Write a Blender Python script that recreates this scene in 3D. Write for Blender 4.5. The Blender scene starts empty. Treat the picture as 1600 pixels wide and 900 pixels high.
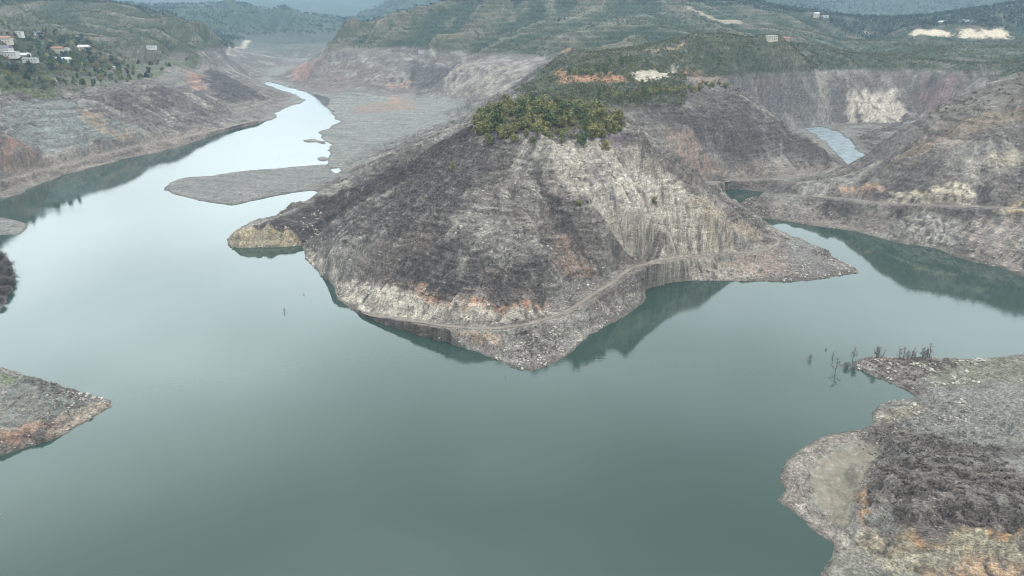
import bpy, math, random
import numpy as np
from mathutils import Vector
random.seed(7); rng = np.random.default_rng(11)
S = bpy.context.scene; C = S.collection
# ------------------------------------------------------------------ camera
H = 150.0; F = 1142.0; PITCH = math.radians(21.3)
cam = bpy.data.cameras.new('camera'); co = bpy.data.objects.new('camera', cam); C.objects.link(co)
co.location = (0, 0, H); co.rotation_euler = (math.pi/2 - PITCH, 0, 0)
cam.sensor_width = 36; cam.lens = 36*F/1600; cam.clip_start = 1; cam.clip_end = 60000
S.camera = co
# ------------------------------------------------------------------ sky and sun
w = bpy.data.worlds.new('World'); S.world = w; w.use_nodes = True
nt = w.node_tree; N = nt.nodes; L = nt.links; N.clear()
SUN_EL, SUN_AZ = math.radians(50), math.radians(125)      # azimuth from +Y towards +X
out = N.new('ShaderNodeOutputWorld'); bg = N.new('ShaderNodeBackground'); bg.inputs['Strength'].default_value = 0.1
sky = N.new('ShaderNodeTexSky'); sky.sky_type = 'NISHITA'; sky.sun_disc = False
sky.sun_elevation = SUN_EL; sky.sun_rotation = SUN_AZ
tc = N.new('ShaderNodeTexCoord'); sx = N.new('ShaderNodeSeparateXYZ'); L.new(tc.outputs['Generated'], sx.inputs[0])
mp = N.new('ShaderNodeMapping'); mp.inputs['Scale'].default_value = (1, 1, 2.6); L.new(tc.outputs['Generated'], mp.inputs[0])
ns = N.new('ShaderNodeTexNoise'); ns.inputs['Scale'].default_value = 1.7; ns.inputs['Detail'].default_value = 5
ns.inputs['Roughness'].default_value = 0.5; L.new(mp.outputs[0], ns.inputs['Vector'])
cr = N.new('ShaderNodeValToRGB')                              # overcast cloud by height above the horizon
cr.color_ramp.elements[0].position = 0.0; cr.color_ramp.elements[0].color = (11.5, 12.4, 12.6, 1)
e = cr.color_ramp.elements.new(0.16); e.color = (17.2, 18.6, 18.6, 1)
e = cr.color_ramp.elements.new(0.36); e.color = (25, 28.2, 28.6, 1)
e = cr.color_ramp.elements.new(0.48); e.color = (21, 24.2, 24.2, 1)
e = cr.color_ramp.elements.new(0.62); e.color = (13.8, 15, 14.7, 1)
cr.color_ramp.elements[-1].position = 0.85; cr.color_ramp.elements[-1].color = (31, 31.5, 31, 1)
L.new(sx.outputs['Z'], cr.inputs[0])
dt = N.new('ShaderNodeVectorMath'); dt.operation = 'DOT_PRODUCT'; L.new(tc.outputs['Generated'], dt.inputs[0])
dt.inputs[1].default_value = (-0.62, 0.74, 0.26)              # brighter break in the cloud, ahead and to the left
mr = N.new('ShaderNodeMapRange'); mr.inputs[1].default_value = 0.55; mr.inputs[2].default_value = 1.0
mr.inputs[3].default_value = 0.85; mr.inputs[4].default_value = 1.4; L.new(dt.outputs['Value'], mr.inputs[0])
nr = N.new('ShaderNodeMapRange'); nr.inputs[1].default_value = 0.3; nr.inputs[2].default_value = 0.7
nr.inputs[3].default_value = 0.66; nr.inputs[4].default_value = 1.34; L.new(ns.outputs[0], nr.inputs[0])
mm = N.new('ShaderNodeMath'); mm.operation = 'MULTIPLY'; L.new(mr.outputs[0], mm.inputs[0]); L.new(nr.outputs[0], mm.inputs[1])
vs = N.new('ShaderNodeVectorMath'); vs.operation = 'SCALE'; L.new(cr.outputs[0], vs.inputs[0]); L.new(mm.outputs[0], vs.inputs['Scale'])
mx = N.new('ShaderNodeMix'); mx.data_type = 'RGBA'; mx.inputs['Factor'].default_value = 0.88; mx.clamp_result = False
L.new(sky.outputs[0], mx.inputs['A']); L.new(vs.outputs[0], mx.inputs['B'])
L.new(mx.outputs['Result'], bg.inputs[0]); L.new(bg.outputs[0], out.inputs[0])
sun = bpy.data.lights.new('sun', 'SUN'); sun.energy = 2.0; sun.angle = math.radians(12); sun.color = (1, .96, .9)
so = bpy.data.objects.new('sun', sun); C.objects.link(so)
sd = Vector((math.sin(SUN_AZ)*math.cos(SUN_EL), math.cos(SUN_AZ)*math.cos(SUN_EL), math.sin(SUN_EL)))
so.rotation_euler = sd.to_track_quat('Z', 'Y').to_euler()
S.view_settings.view_transform = 'Standard'; S.view_settings.look = 'None'
S.view_settings.exposure = 0.25; S.view_settings.gamma = 1
S.cycles.filter_width = 1.0; S.cycles.max_bounces = 5; S.cycles.diffuse_bounces = 2; S.cycles.glossy_bounces = 2
S.cycles.volume_bounces = 0; S.cycles.transparent_max_bounces = 4
S.cycles.use_denoising = True; S.cycles.denoiser = 'OPENIMAGEDENOISE'
HAZE = 0.00012

# ------------------------------------------------------------------ small helpers
def tag(o, label=None, cat=None, group=None, kind=None):
    if label: o['label'] = label
    if cat: o['category'] = cat
    if group: o['group'] = group
    if kind: o['kind'] = kind
    return o
def mesh_np(name, V, Fc, mats=(), col=None, smooth=True, mi=None):
    """V (n,3); Fc (m,k) k=3 or 4"""
    me = bpy.data.meshes.new(name); V = np.asarray(V, np.float32); Fc = np.asarray(Fc, np.int32)
    me.vertices.add(len(V)); me.vertices.foreach_set('co', V.ravel())
    m, k = Fc.shape
    me.loops.add(m*k); me.loops.foreach_set('vertex_index', Fc.ravel())
    me.polygons.add(m); me.polygons.foreach_set('loop_start', np.arange(0, m*k, k, dtype=np.int32))
    if mi is not None: me.polygons.foreach_set('material_index', np.asarray(mi, np.int32))
    me.polygons.foreach_set('use_smooth', np.full(m, smooth))
    for q in mats: me.materials.append(q)
    if col is not None:
        a = me.color_attributes.new('Col', 'FLOAT_COLOR', 'POINT')
        c4 = np.ones((len(V), 4), np.float32); c4[:, :col.shape[1]] = col; a.data.foreach_set('color', c4.ravel())
    me.update(calc_edges=True)
    return me
def link(name, me, parent=None):
    o = bpy.data.objects.new(name, me); C.objects.link(o)
    if parent: o.parent = parent
    return o
def sstep(a, b, x): t = np.clip((x-a)/(b-a), 0, 1); return t*t*(3-2*t)
def hsh(ix, iy, s):
    h = (ix.astype(np.int64)*374761393 + iy.astype(np.int64)*668265263 + s*1274126177) & 0xffffffff
    h = ((h ^ (h >> 13))*1274126177) & 0xffffffff
    h = ((h ^ (h >> 16))*2246822519) & 0xffffffff
    return ((h ^ (h >> 15)) & 0xffffff).astype(np.float32)/16777216.0
def gnoise(x, y, s=0):
    ix = np.floor(x); iy = np.floor(y); fx = (x-ix).astype(np.float32); fy = (y-iy).astype(np.float32)
    ix = ix.astype(np.int64); iy = iy.astype(np.int64)
    ux = fx*fx*fx*(fx*(fx*6-15)+10); uy = fy*fy*fy*(fy*(fy*6-15)+10)
    def g(a, b):
        t = hsh(ix+a, iy+b, s)*6.2831853
        return np.cos(t)*(fx-a)+np.sin(t)*(fy-b)
    n0 = g(0, 0)*(1-ux)+g(1, 0)*ux; n1 = g(0, 1)*(1-ux)+g(1, 1)*ux
    return (n0*(1-uy)+n1*uy)*1.5
def fbm(x, y, o=4, s=0, g=.5):
    r = 0; a = 1; t = 0
    for i in range(o):
        r = r + a*gnoise(x*2**i+i*17.3, y*2**i-i*9.1, s+i); t += a; a *= g
    return r/t

# ------------------------------------------------------------------ picture ray -> place on the ground
cp, sp = math.cos(PITCH), math.sin(PITCH)
def ray(u, v):
    a = (u-800)/F; b = (450-v)/F
    return np.array([a, cp+b*sp, -sp+b*cp])            # x, y, z for unit depth
def atz(u, v, z=0.0): d = ray(u, v); t = (z-H)/d[2]; return np.array([d[0]*t, d[1]*t, z])
def atD(u, v, D): d = ray(u, v); t = D/d[1]; return np.array([d[0]*t, D, H+d[2]*t])
def athid(u, D, z): zc = D*cp+(H-z)*sp; return np.array([(u-800)/F*zc, D, z])

# ------------------------------------------------------------------ the shoreline (water level 0)
shore = [(-420,385),(-250,372),(-120,350),(-40,328),(0,312),(32,305),(50,292),(92,275),(130,266),(162,257),(190,249),(250,238),(300,224),(350,206),
 (400,194),(434,184),(428,177),(455,166),(478,157),(462,148),(432,138),(411,130),(418,127),(450,136),(480,144),(508,152),(517,156),(514,165),
 (520,180),(531,191),(515,200),(495,208),(505,215),(514,226),(516,238),(512,250),(514,257),(450,262),(400,266),(380,268),(330,275),
 (290,278),(264,286),(252,297),(275,305),(320,315),(362,321),(400,312),(440,304),(470,299),(488,297),(500,301),(500,307),(470,324),(440,338),
 (400,355),(370,367),(356,373),(357,384),(372,388),(400,387),(440,386),(470,384),(476,392),(478,405),(500,428),(520,445),(528,468),
 (560,491),(600,507),(650,522),(700,536),(745,549),(790,569),(808,577),(830,580),(858,570),(890,553),(905,538),(930,519),(960,503),
 (990,485),(1008,472),(1009,453),(1040,443),(1075,438),(1150,439),(1230,441),(1275,437),(1310,431),(1342,426),(1335,418),(1300,401),
 (1260,381),(1225,364),(1195,353),(1160,343),(1130,333),(1106,316),(1100,303),(1125,297),(1160,296),(1196,300),(1186,308),(1160,315),(1150,322),
 (1165,332),(1187,340),(1215,344),(1250,349),(1300,357),(1340,362),(1375,372),(1412,382),(1465,388),(1482,398),(1525,410),(1570,420),
 (1600,434),(1680,462),(1850,500),(2200,540),(2200,610),(1850,570),(1700,556),(1600,553),(1580,555),(1540,561),(1500,561),(1450,558),(1400,559),
 (1370,556),(1345,560),(1333,567),(1340,577),(1365,587),(1400,603),(1425,615),(1432,622),(1400,625),(1372,635),(1362,645),(1366,660),
 (1345,672),(1290,680),(1250,700),(1222,730),(1218,752),(1228,766),(1212,780),(1240,800),(1280,835),(1302,850),(1300,870),(1280,900),
 (1262,960),(1300,1150),(1420,1600)]
shore2 = [(-500,1000),(-200,785),(0,713),(50,697),(100,681),(122,667),(150,650),(173,636),(172,627),(165,624),(110,609),(60,595),(0,579),
 (-100,566),(-300,540),(-420,525),(-300,512),(-60,505),(0,489),(9,470),(20,452),(22,425),(12,402),(0,399),(-60,393),(-250,405),(-420,410)]
P0 = [atz(u, v)[:2] for u, v in shore] + [np.array(q) for q in ((40., 30.), (-60., 30.))] + [atz(u, v)[:2] for u, v in shore2]
rings = [np.array(P0)]
isl = [[(-70,345),(-30,339),(0,339),(20,343),(38,350),(43,357),(27,368),(0,367),(-60,362)],
       [(474,219),(490,217),(512,222),(509,226),(490,222),(474,222)], [(440,262.5),(455,260),(490,259),(512,258),(512,262),(470,264)],
       [(496,247),(508,245),(514,250),(506,252),(498,250)], [(-30,798),(-4,797),(3,803),(-2,809),(-30,812)]]
rings += [np.array([atz(u, v)[:2] for u, v in r]) for r in isl]
river = np.array([atz(u, v, 0)[:2] for u, v in [(1256,200),(1285,198),(1310,206),(1326,218),(1338,233),(1352,243),(1368,255),
        (1350,263),(1331,267),(1320,252),(1306,238),(1294,226),(1274,210)]])
puddle = np.array([atz(u, v, 0)[:2] for u, v in [(516,264),(530,262),(534,267),(529,272),(520,270)]])
rings += [river, puddle]
def inside(x, y, R):
    r = np.zeros(x.shape, bool); n = len(R)
    for i in range(n):
        x0, y0 = R[i]; x1, y1 = R[(i+1) % n]
        if y0 == y1: continue
        c = (y0 > y) != (y1 > y)
        r ^= c & (x < (x1-x0)*(y-y0)/(y1-y0)+x0)
    return r
def lp(x, y): return np.arctan2(x, y), .5*np.log(x*x+y*y)
def segdist(A, B, R, closed=True):
    d = np.full(A.shape, 1e9, np.float32); n = len(R)
    for i in range(n if closed else n-1):
        a = R[i]; b = R[(i+1) % n]; ab = b-a; q = ab@ab+1e-18
        t = np.clip(((A-a[0])*ab[0]+(B-a[1])*ab[1])/q, 0, 1)
        d = np.minimum(d, (A-a[0]-t*ab[0])**2+(B-a[1]-t*ab[1])**2)
    return np.sqrt(d)

# ------------------------------------------------------------------ the relief: surveyed lines (picture ray + height, or ray + distance)
Zl, Dl, Hl = [], [], []      # lists of polylines
def z(*p): Zl.append(p)
def d(*p): Dl.append(p)
def h(*p): Hl.append(p)
# peninsula
z((565,487,2),(587,494,3),(625,499,4.5),(700,510,6.5),(750,514,7.5),(800,512,8.5),(837,505,9),(875,492,9),(900,477,9.5),(925,462,10),(960,442,10),(980,414,8),
  (1060,403,4.4),(1130,399,4.4),(1175,396,5),(1210,389,5),(1226,376,4.5))
z((476,378,3),(500,362,10),(520,350,17),(560,322,29),(620,286,44),(700,236,64),(760,197,76))
z((512,400,14),(545,410,13),(600,445,12),(700,480,12.5),(800,482,14),(870,462,15))
z((560,345,25),(600,370,29),(700,395,30),(830,400,30))
z((640,290,44),(700,295,50),(770,300,52),(830,300,52))
z((760,215,72),(830,214,75),(900,210,75),(970,205,75)); z((780,180,80),(860,170,82),(940,175,80)); h((780,540,80),(860,560,80),(960,545,78))
z((830,265,60),(872,330,44.5),(920,390,26),(958,430,13.5))
z((860,240,68),(905,310,50),(950,365,33),(990,398,17))
z((930,240,66),(1000,330,38),(1060,375,20)); z((960,225,70),(1060,310,38),(1120,355,22),(1180,378,9))
z((1000,216,73),(1050,260,54),(1100,300,38),(1150,330,24),(1190,350,14),(1225,366,6),(1260,376,3.5),(1300,395,2.2),(1328,414,1.2))
z((1100,420,4),(1200,415,4),(1280,412,3))
h((1020,520,58),(1080,520,38),(1130,515,18)); h((700,560,52),(640,545,34),(590,530,18),(520,505,8))
z((365,364,4),(400,348,6),(440,331,10),(475,316,14),(510,298,19),(540,283,24),(600,255,36),(660,228,50))
z((370,370,6),(420,360,9),(460,360,8)); z((500,345,9),(530,322,16),(580,292,27))
# gravel flats behind
z((540,262,1.5),(560,240,2),(600,225,4),(680,200,7),(740,178,9)); z((535,190,2),(560,170,3),(620,160,4),(700,160,7)); z((520,215,1),(550,210,2),(650,185,5))
z((420,290,1.8),(350,295,1.8),(300,293,1.2),(480,280,1.5),(540,272,3))
z((530,150,3),(600,142,6),(650,137,8),(700,147,11),(760,162,14))
# second hill
z((1106,286,5),(1170,281,7),(1240,279,7),(1290,271,7),(1309,260,5)); z((1120,270,12),(1200,262,12),(1280,250,12))
z((940,152,68),(1000,148,70),(1060,140,71),(1132,133,71),(1180,165,57),(1250,205,36),(1310,248,12))
z((1000,200,50),(1090,195,50),(1150,210,40)); z((1050,240,30),(1120,232,30),(1200,235,24))
h((800,640,66),(900,640,66),(1000,650,62))
z((870,118,78),(940,120,76),(1000,124,75),(1060,118,78),(1120,125,74))
z((900,85,90),(1000,76,94),(1060,64,100),(1130,60,100),(1200,64,100),(1290,76,86),(1380,97,73))
h((900,1180,70),(1000,1220,78),(1100,1250,84),(1250,1300,70))
z((1150,107,73),(1220,105,71),(1300,105,68),(1400,104,66),(1480,120,58),(1512,142,42))
z((1180,150,38),(1260,150,36),(1350,150,32),(1440,160,24))
z((1140,190,14),(1200,193,8),(1260,194,3),(1330,190,3),(1400,188,5),(1445,184,9)); z((1250,225,3),(1285,240,3),(1300,252,4))
z((840,130,60),(780,150,40),(740,163,20)); z((880,114,74),(850,112,66))
# right bank
z((1170,312,5),(1220,302,10),(1300,309,14),(1400,318,18.5),(1500,322,23),(1600,325,27),(1700,330,30)); z((1200,325,6),(1300,335,5),(1400,350,8.5),(1500,368,9),(1600,392,9))
z((1250,286,17),(1330,280,25),(1400,280,31),(1500,270,40),(1600,258,46),(1750,245,52)); z((1306,272,22),(1345,262,30),(1400,246,43),(1450,238,50),(1550,210,62),(1600,195,67),(1750,160,84)); z((1374,245,38),(1386,225,46),(1400,208,54))
z((1345,213,3),(1372,205,8)); z((1400,207,54),(1470,171,67),(1540,141,78),(1600,118,88),(1800,60,115)); h((1400,860,12),(1500,880,34),(1600,900,60),(1800,980,80)); h((1380,660,14),(1340,640,6))
z((1450,90,70),(1500,100,62),(1600,98,70)); z((1530,125,60),(1600,108,74)); h((1420,1300,70),(1600,1300,80))
d((1375,70,1500),(1450,62,1550),(1575,62,1550)); d((1420,48,1640),(1500,42,1640),(1600,40,1640)); d((1430,40,1750),(1500,22,1850),(1600,2,1950),(1750,-20,2000))
d((1180,10,1900),(1230,16,1900),(1280,25,1850),(1320,45,1800),(1362,70,1700)); d((1250,55,1550),(1330,80,1450))
d((1340,42,3000),(1400,30,3000),(1500,13,3000),(1600,-5,3000)); h((1400,2300,50),(1550,2400,70)); d((1200,0,3000),(1300,15,3000))
d((1150,-25,8200),(1300,-18,8200),(1450,-25,8200),(1650,-30,8200))
# big terraced hill behind
z((505,84,56),(580,82,58),(680,82,60),(780,88,62),(850,90,62)); z((478,124,8),(520,118,22),(600,118,26),(640,122,22)); z((700,112,42),(800,112,46))
d((512,73,1700),(560,55,1750),(600,40,1800),(650,25,1850),(700,10,1900),(760,-4,1950),(900,-14,2000),(1050,-10,2000),(1150,4,1900))
d((700,52,1650),(800,50,1600),(900,50,1500),(1000,42,1450)); d((650,60,1600),(580,68,1650))
d((820,20,1800),(920,15,1800),(1050,15,1750))
# left bank
z((0,283,6),(80,264,6),(150,243,6),(250,221,6),(340,203,5),(400,188,4)); z((-100,230,40),(0,212,40),(40,225,30),(60,241,18)); z((60,243,16),(160,232,11),(240,214,10),(300,200,9))
z((-100,150,66),(0,150,60),(90,153,54),(130,166,47),(170,186,33),(215,201,22)); z((-120,120,76),(0,126,64),(150,126,58),(250,118,54)); z((200,150,45),(300,165,25),(380,172,9))
z((300,96,60),(340,112,47),(400,145,18),(423,157,5)); h((330,1350,40),(400,1300,15)); z((260,140,45),(330,140,34))
z((-150,90,90),(20,92,78),(90,95,75),(160,96,70),(250,92,64)); z((-100,60,115),(0,62,98),(110,62,96),(180,72,86),(240,78,72))
d((-150,25,1450),(0,30,1400),(150,30,1500),(235,52,1450)); d((-150,-5,1800),(0,2,1700),(100,0,1750),(185,8,1700),(215,30,1650)); h((0,2100,140),(200,2100,110))
d((260,45,1900),(300,60,1650),(330,62,1600)); d((230,15,2700),(300,10,2900),(350,10,2900),(380,18,2900),(420,15,3000),(450,18,3000),(490,36,2900),(510,60,2700))
d((330,80,1700),(400,64,2400),(470,68,2400)); z((380,118,7),(400,104,10),(440,112,4),(480,92,12)); d((400,84,1900),(450,91,1950),(500,90,1750)); h((430,2060,8),(480,2040,8),(430,2560,18)); d((375,74,2150),(430,67,2300),(490,73,2200)); d((395,50,2750),(470,52,2700)); h((300,3500,80),(450,3600,60))
d((505,52,3600),(540,38,3700),(580,28,3400),(610,15,3500),(645,3,3600),(700,8,3500)); h((560,4500,60),(650,4500,90))
d((150,-18,8200),(300,-14,8200),(430,2,8200),(500,4,8200),(560,-2,8200),(620,-6,8200),(750,-20,8200),(900,-25,8200))
h((-200,9000,200),(400,9000,200),(800,9000,250),(1200,9000,220),(1700,9000,220))
# near right bank
z((1360,570,2.5),(1400,580,3),(1450,575,3),(1500,570,3),(1600,565,3.5),(1750,580,5)); z((1440,610,2),(1500,610,3.5),(1600,610,4.5)); z((1400,650,2.5),(1500,650,5),(1600,650,7),(1800,660,9))
z((1260,720,2.6),(1300,700,1.8),(1340,690,2)); z((1245,760,2.4),(1290,750,1.6),(1350,720,2)); z((1270,800,2.2),(1310,790,1.6)); z((1375,725,5),(1420,705,8),(1500,690,10),(1600,680,12),(1800,690,14))
z((1345,775,6.5),(1370,760,9),(1360,800,8),(1420,825,10),(1500,835,11.5),(1600,825,13),(1800,830,15)); z((1340,835,3.2),(1400,850,5),(1430,870,3.8),(1500,880,4.5),(1600,875,7)); z((1320,890,1.5),(1400,910,2.5),(1600,930,3),(1800,1000,4)); z((1450,740,11),(1600,750,13.5))
# near left land and islets
z((-200,560,5),(0,574,3.6),(60,590,2.8),(110,605,1.8),(160,622,1)); z((-200,640,6),(0,640,4.4),(60,640,3.6),(120,640,2)); z((-100,690,4),(0,690,3),(60,680,2.6))
z((-200,450,3),(-40,450,2),(5,440,1.2)); z((-30,352,1.8),(15,354,1.5))
CT = []
for P in Zl:
    for a, b in zip(P, P[1:]+(None,)):
        if b is None: CT.append(atz(*a)); break
        n = max(1, int(math.hypot(a[0]-b[0], a[1]-b[1])/22))
        for k in range(n): t = k/n; CT.append(atz(a[0]+(b[0]-a[0])*t, a[1]+(b[1]-a[1])*t, a[2]+(b[2]-a[2])*t))
for L_, fn in ((Dl, atD), (Hl, athid)):
    for P in L_:
        for a, b in zip(P, P[1:]+(None,)):
            if b is None: CT.append(fn(*a)); break
            n = max(1, int(abs(a[0]-b[0])/30))
            for k in range(n): t = k/n; CT.append(fn(*[a[i]+(b[i]-a[i])*t for i in range(3)]))
for R in rings:
    ra, rb = lp(R[:, 0], R[:, 1]); n = len(R)
    for i in range(n):
        a = np.array([ra[i], rb[i]]); b = np.array([ra[(i+1) % n], rb[(i+1) % n]])
        if a[1] < 4.8 and b[1] < 4.8: continue
        m = max(1, min(8, int(np.hypot(*(b-a))/.02)))
        for k in range(m):
            q = a+(b-a)*k/m; r = math.exp(q[1]); CT.append(np.array([math.sin(q[0])*r, math.cos(q[0])*r, 0.]))
CT = np.array(CT)
ca, cb = lp(CT[:, 0], CT[:, 1]); cz = CT[:, 2]
# merge near duplicates
key = np.round(np.stack([ca/.006, cb/.006], 1)).astype(int); _, ui = np.unique(key, axis=0, return_index=True)
ca, cb, cz = ca[ui], cb[ui], cz[ui]
def phi(r2): return r2**.75
n = len(ca)
A = np.zeros((n+3, n+3)); A[:n, :n] = phi((ca[:, None]-ca)**2+(cb[:, None]-cb)**2); A[:n, :n] -= np.eye(n)*2e-5
Q = np.stack([np.ones(n), ca, cb], 1); A[:n, n:] = Q; A[n:, :n] = Q.T
W = np.linalg.solve(A, np.concatenate([cz, np.zeros(3)]))
A0, A1 = math.radians(-50), math.radians(50); B0, B1 = math.log(75), math.log(9500)
NA, NB = 560, 900
ga = np.linspace(A0, A1, NA); gb = np.linspace(B0, B1, NB)
GA, GB = np.meshgrid(ga, gb)                                   # rows = range, columns = azimuth
G = np.empty(GA.shape)
for i in range(0, NB, 20):
    a = GA[i:i+20, :, None]-ca; b = GB[i:i+20, :, None]-cb
    G[i:i+20] = phi((a*a+b*b).astype(np.float32))@W[:n].astype(np.float32)
G += W[n]+W[n+1]*GA+W[n+2]*GB
GX = np.sin(GA)*np.exp(GB); GY = np.cos(GA)*np.exp(GB)
SD = np.full(GA.shape, 1e9, np.float32); wat = np.zeros(GA.shape, bool)
for k, R in enumerate(rings):
    ra, rb = lp(R[:, 0], R[:, 1]); SD = np.minimum(SD, segdist(GA, GB, np.stack([ra, rb], 1)))
    ins = inside(GX, GY, R)
    if k == 0: wat |= ins
    elif k < len(rings)-2: wat &= ~ins
    else: wat |= ins
SD = np.where(wat, -SD, SD)
def samp(M, a, b):
    fa = np.clip((a-A0)/(A1-A0)*(NA-1), 0, NA-1.001); fb = np.clip((b-B0)/(B1-B0)*(NB-1), 0, NB-1.001)
    i = fa.astype(int); j = fb.astype(int); x = fa-i; y = fb-j
    return (M[j, i]*(1-x)+M[j, i+1]*x)*(1-y)+(M[j+1, i]*(1-x)+M[j+1, i+1]*x)*y
# smooth slope direction
dGb, dGa = np.gradient(G, gb[1]-gb[0], ga[1]-ga[0]); RR = np.exp(GB)
gr = dGb/RR; gt = dGa/RR
sX = gr*np.sin(GA)+gt*np.cos(GA); sY = gr*np.cos(GA)-gt*np.sin(GA)

# ------------------------------------------------------------------ terrain grid
rows = []
def addr(r0, r1, st): rows.extend(np.arange(math.log(r0), math.log(r1), st))
addr(78, 150, .006); addr(150, 290, .0026); addr(290, 1000, .0021); addr(1000, 2300, .0026); addr(2300, 9400, .008)
tb = np.array(rows); ta = np.arange(math.radians(-46), math.radians(46), .00125)
TA, TB = np.meshgrid(ta, tb); R_ = np.exp(TB); X = np.sin(TA)*R_; Y = np.cos(TA)*R_
Z0 = samp(G, TA, TB); D0 = samp(SD, TA, TB)*R_                 # metres from the shore, + on land
SX = samp(sX, TA, TB); SY = samp(sY, TA, TB); SL = np.hypot(SX, SY)
D0 = D0 + .9*gnoise(X/9, Y/9, 3) + .45*gnoise(X/3.1, Y/3.1, 4)
D0 = D0 + (4.5*gnoise(X/34, Y/34, 5)+2*gnoise(X/13, Y/13, 6))*sstep(480, 900, R_)
land = D0 > -6
xl, yl, rl = X[land].astype(np.float64), Y[land], R_[land]
sl = SL[land]; dx, dy = SX[land]/(sl+.02), SY[land]/(sl+.02)
def erode(x, y, lam, seed):
    x = x/lam; y = y/lam; ix = np.floor(x); iy = np.floor(y); fx = (x-ix).astype(np.float32); fy = (y-iy).astype(np.float32)
    ix = ix.astype(np.int64); iy = iy.astype(np.int64); va = 0; wt = 0
    ex = (-dy).astype(np.float32); ey = dx.astype(np.float32)  # across the slope
    for i in (-1, 0, 1):
        for j in (-1, 0, 1):
            px = fx-i-hsh(ix+i, iy+j, seed)*.8; py = fy-j-hsh(ix+i, iy+j, seed+9)*.8
            ww = np.exp(-2.2*(px*px+py*py)); wt = wt+ww; va = va+ww*np.cos((px*ex+py*ey)*5.6+hsh(ix+i, iy+j, seed+5)*1.5)
    return va/(wt+1e-6)
rough = sstep(.06, .4, sl); stp = 1-.75*sstep(.55, 1., sl)
zl = Z0[land]; dl = D0[land]
wx = xl+6*gnoise(xl/30, yl/30, 41); wy = yl+6*gnoise(xl/30, yl/30, 42)
e1 = erode(wx, wy, 34, 1); e2 = erode(wx, wy, 13, 2); e3 = erode(wx, wy, 5.2, 3); eB = erode(wx, wy, 150, 4)
near = 1-sstep(1200, 2200, rl); vnear = 1-sstep(500, 900, rl)
det = rough*((e1-.1)*3.2*(.3+.7*stp)*sstep(1, 18, dl)*(.5+.5*near)+(e2-.1)*1.5*near*stp+(e3-.1)*.5*vnear*stp)
det += rough*((eB*42+erode(wx, wy, 62, 6)*13+fbm(xl/190, yl/190, 3, 63)*30)*sstep(850, 1400, rl)*sstep(0, 60, dl)*sstep(35, 72, zl)*(1-.8*sstep(18, 24, np.degrees(np.arctan2(xl, yl))))*(1-sstep(0, 1, (zl < 30)*1.)))
azl = np.degrees(np.arctan2(xl, yl)); det += rough*erode(wx, wy, 72, 7)*6.5*sstep(480, 700, rl)*(1-sstep(1200, 1600, rl))*np.maximum(sstep(-11, -16, azl), sstep(700, 850, rl))*sstep(4, 40, dl)
det += rough*(fbm(xl/22, yl/22, 3, 60)*2.4*near+fbm(xl/6, yl/6, 3, 70)*1.5*vnear+fbm(xl/1.7, yl/1.7, 2, 80)*.5*(1-sstep(350, 700, rl)))
det += (1-rough)*(fbm(xl/25, yl/25, 4, 90)*.7+fbm(xl/3, yl/3, 3, 95)*.25*vnear)
mudq = np.array([atz(*p, 2)[:2] for p in [(1255,760),(1290,700),(1345,685),(1400,692),(1370,720),(1340,790),(1325,830),(1270,795)]])
nf = (1-sstep(300, 350, rl))*(1-.9*inside(xl, yl, mudq))*(1-rough*.6)
det += nf*(fbm(xl/14, yl/14, 3, 110)*1.6+np.abs(gnoise(xl/5, yl/5, 112))*-1.1+.3+fbm(xl/2.2, yl/2.2, 3, 114)*.45)
det += sstep(1900, 3200, rl)*(fbm(xl/420, yl/420, 5, 100)*45)
zz = zl+det*np.clip(sstep(0, 9, dl)+.15, 0, 1)
# terraces planted along the contours
def terrace(zq, st, k):
    q = zq/st; f = q-np.floor(q); return (np.floor(q)+sstep(.5-k/2, .5+k/2, f))*st
AZ = np.degrees(np.arctan2(xl, yl)); tm = sstep(-17, -13, AZ)*(1-sstep(17, 21, AZ))*sstep(66, 72, zl)*sstep(1150, 1350, rl)*(1-sstep(2300, 2600, rl))
zw = zz+5*gnoise(xl/170, yl/170, 33)+1.2*gnoise(xl/40, yl/40, 34)
zz = zz+(terrace(zw, 8.5, .55)-zw)*.75*tm
pt = (xl > -210)*(xl < 130)*(rl < 470)*(rl > 280)*sstep(12, 18, zl)
zz = zz+(terrace(zw, 2.6, .6)-zw)*.55*pt*sstep(-.3, .3, gnoise(xl/40, yl/40, 37)+.25)
zz = np.maximum(zz, np.minimum(dl*.45+.05, 1.1+.5*gnoise(xl/14, yl/14, 8)+.2*gnoise(xl/2, yl/2, 9)))
zz = np.where(dl > 0, zz, np.maximum(dl*.5, -3))
# full-grid surface
ZT = np.full(X.shape, -3.0); ZT[land] = zz
def tsamp(x, y, M=None):
    M = ZT if M is None else M
    a, b = lp(np.asarray(x, float), np.asarray(y, float))
    fa = np.clip((a-ta[0])/(ta[1]-ta[0]), 0, len(ta)-1.001); fb = np.clip(np.interp(b, tb, np.arange(len(tb))), 0, len(tb)-1.001)
    i = fa.astype(int); j = fb.astype(int); p = fa-i; q = fb-j
    return (M[j, i]*(1-p)+M[j, i+1]*p)*(1-q)+(M[j+1, i]*(1-p)+M[j+1, i+1]*p)*q
def hit(u, v):
    """where the ray through this point of the picture meets the ground"""
    dd = ray(u, v); hl = math.hypot(dd[0], dd[1])
    R = np.exp(np.linspace(math.log(90), math.log(6000), 5000)); t = R/hl
    x = dd[0]*t; y = dd[1]*t; zr = H+dd[2]*t; g = np.maximum(tsamp(x, y), 0)
    k = np.argmax(zr < g)
    if not (zr < g).any(): k = len(R)-1
    return np.array([x[k], y[k], g[k]])
def pix(x, y, zc):
    dz = y*cp+(H-zc)*sp; up = (zc-H)*cp+y*sp
    return 800+F*x/dz, 450-F*up/dz

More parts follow.
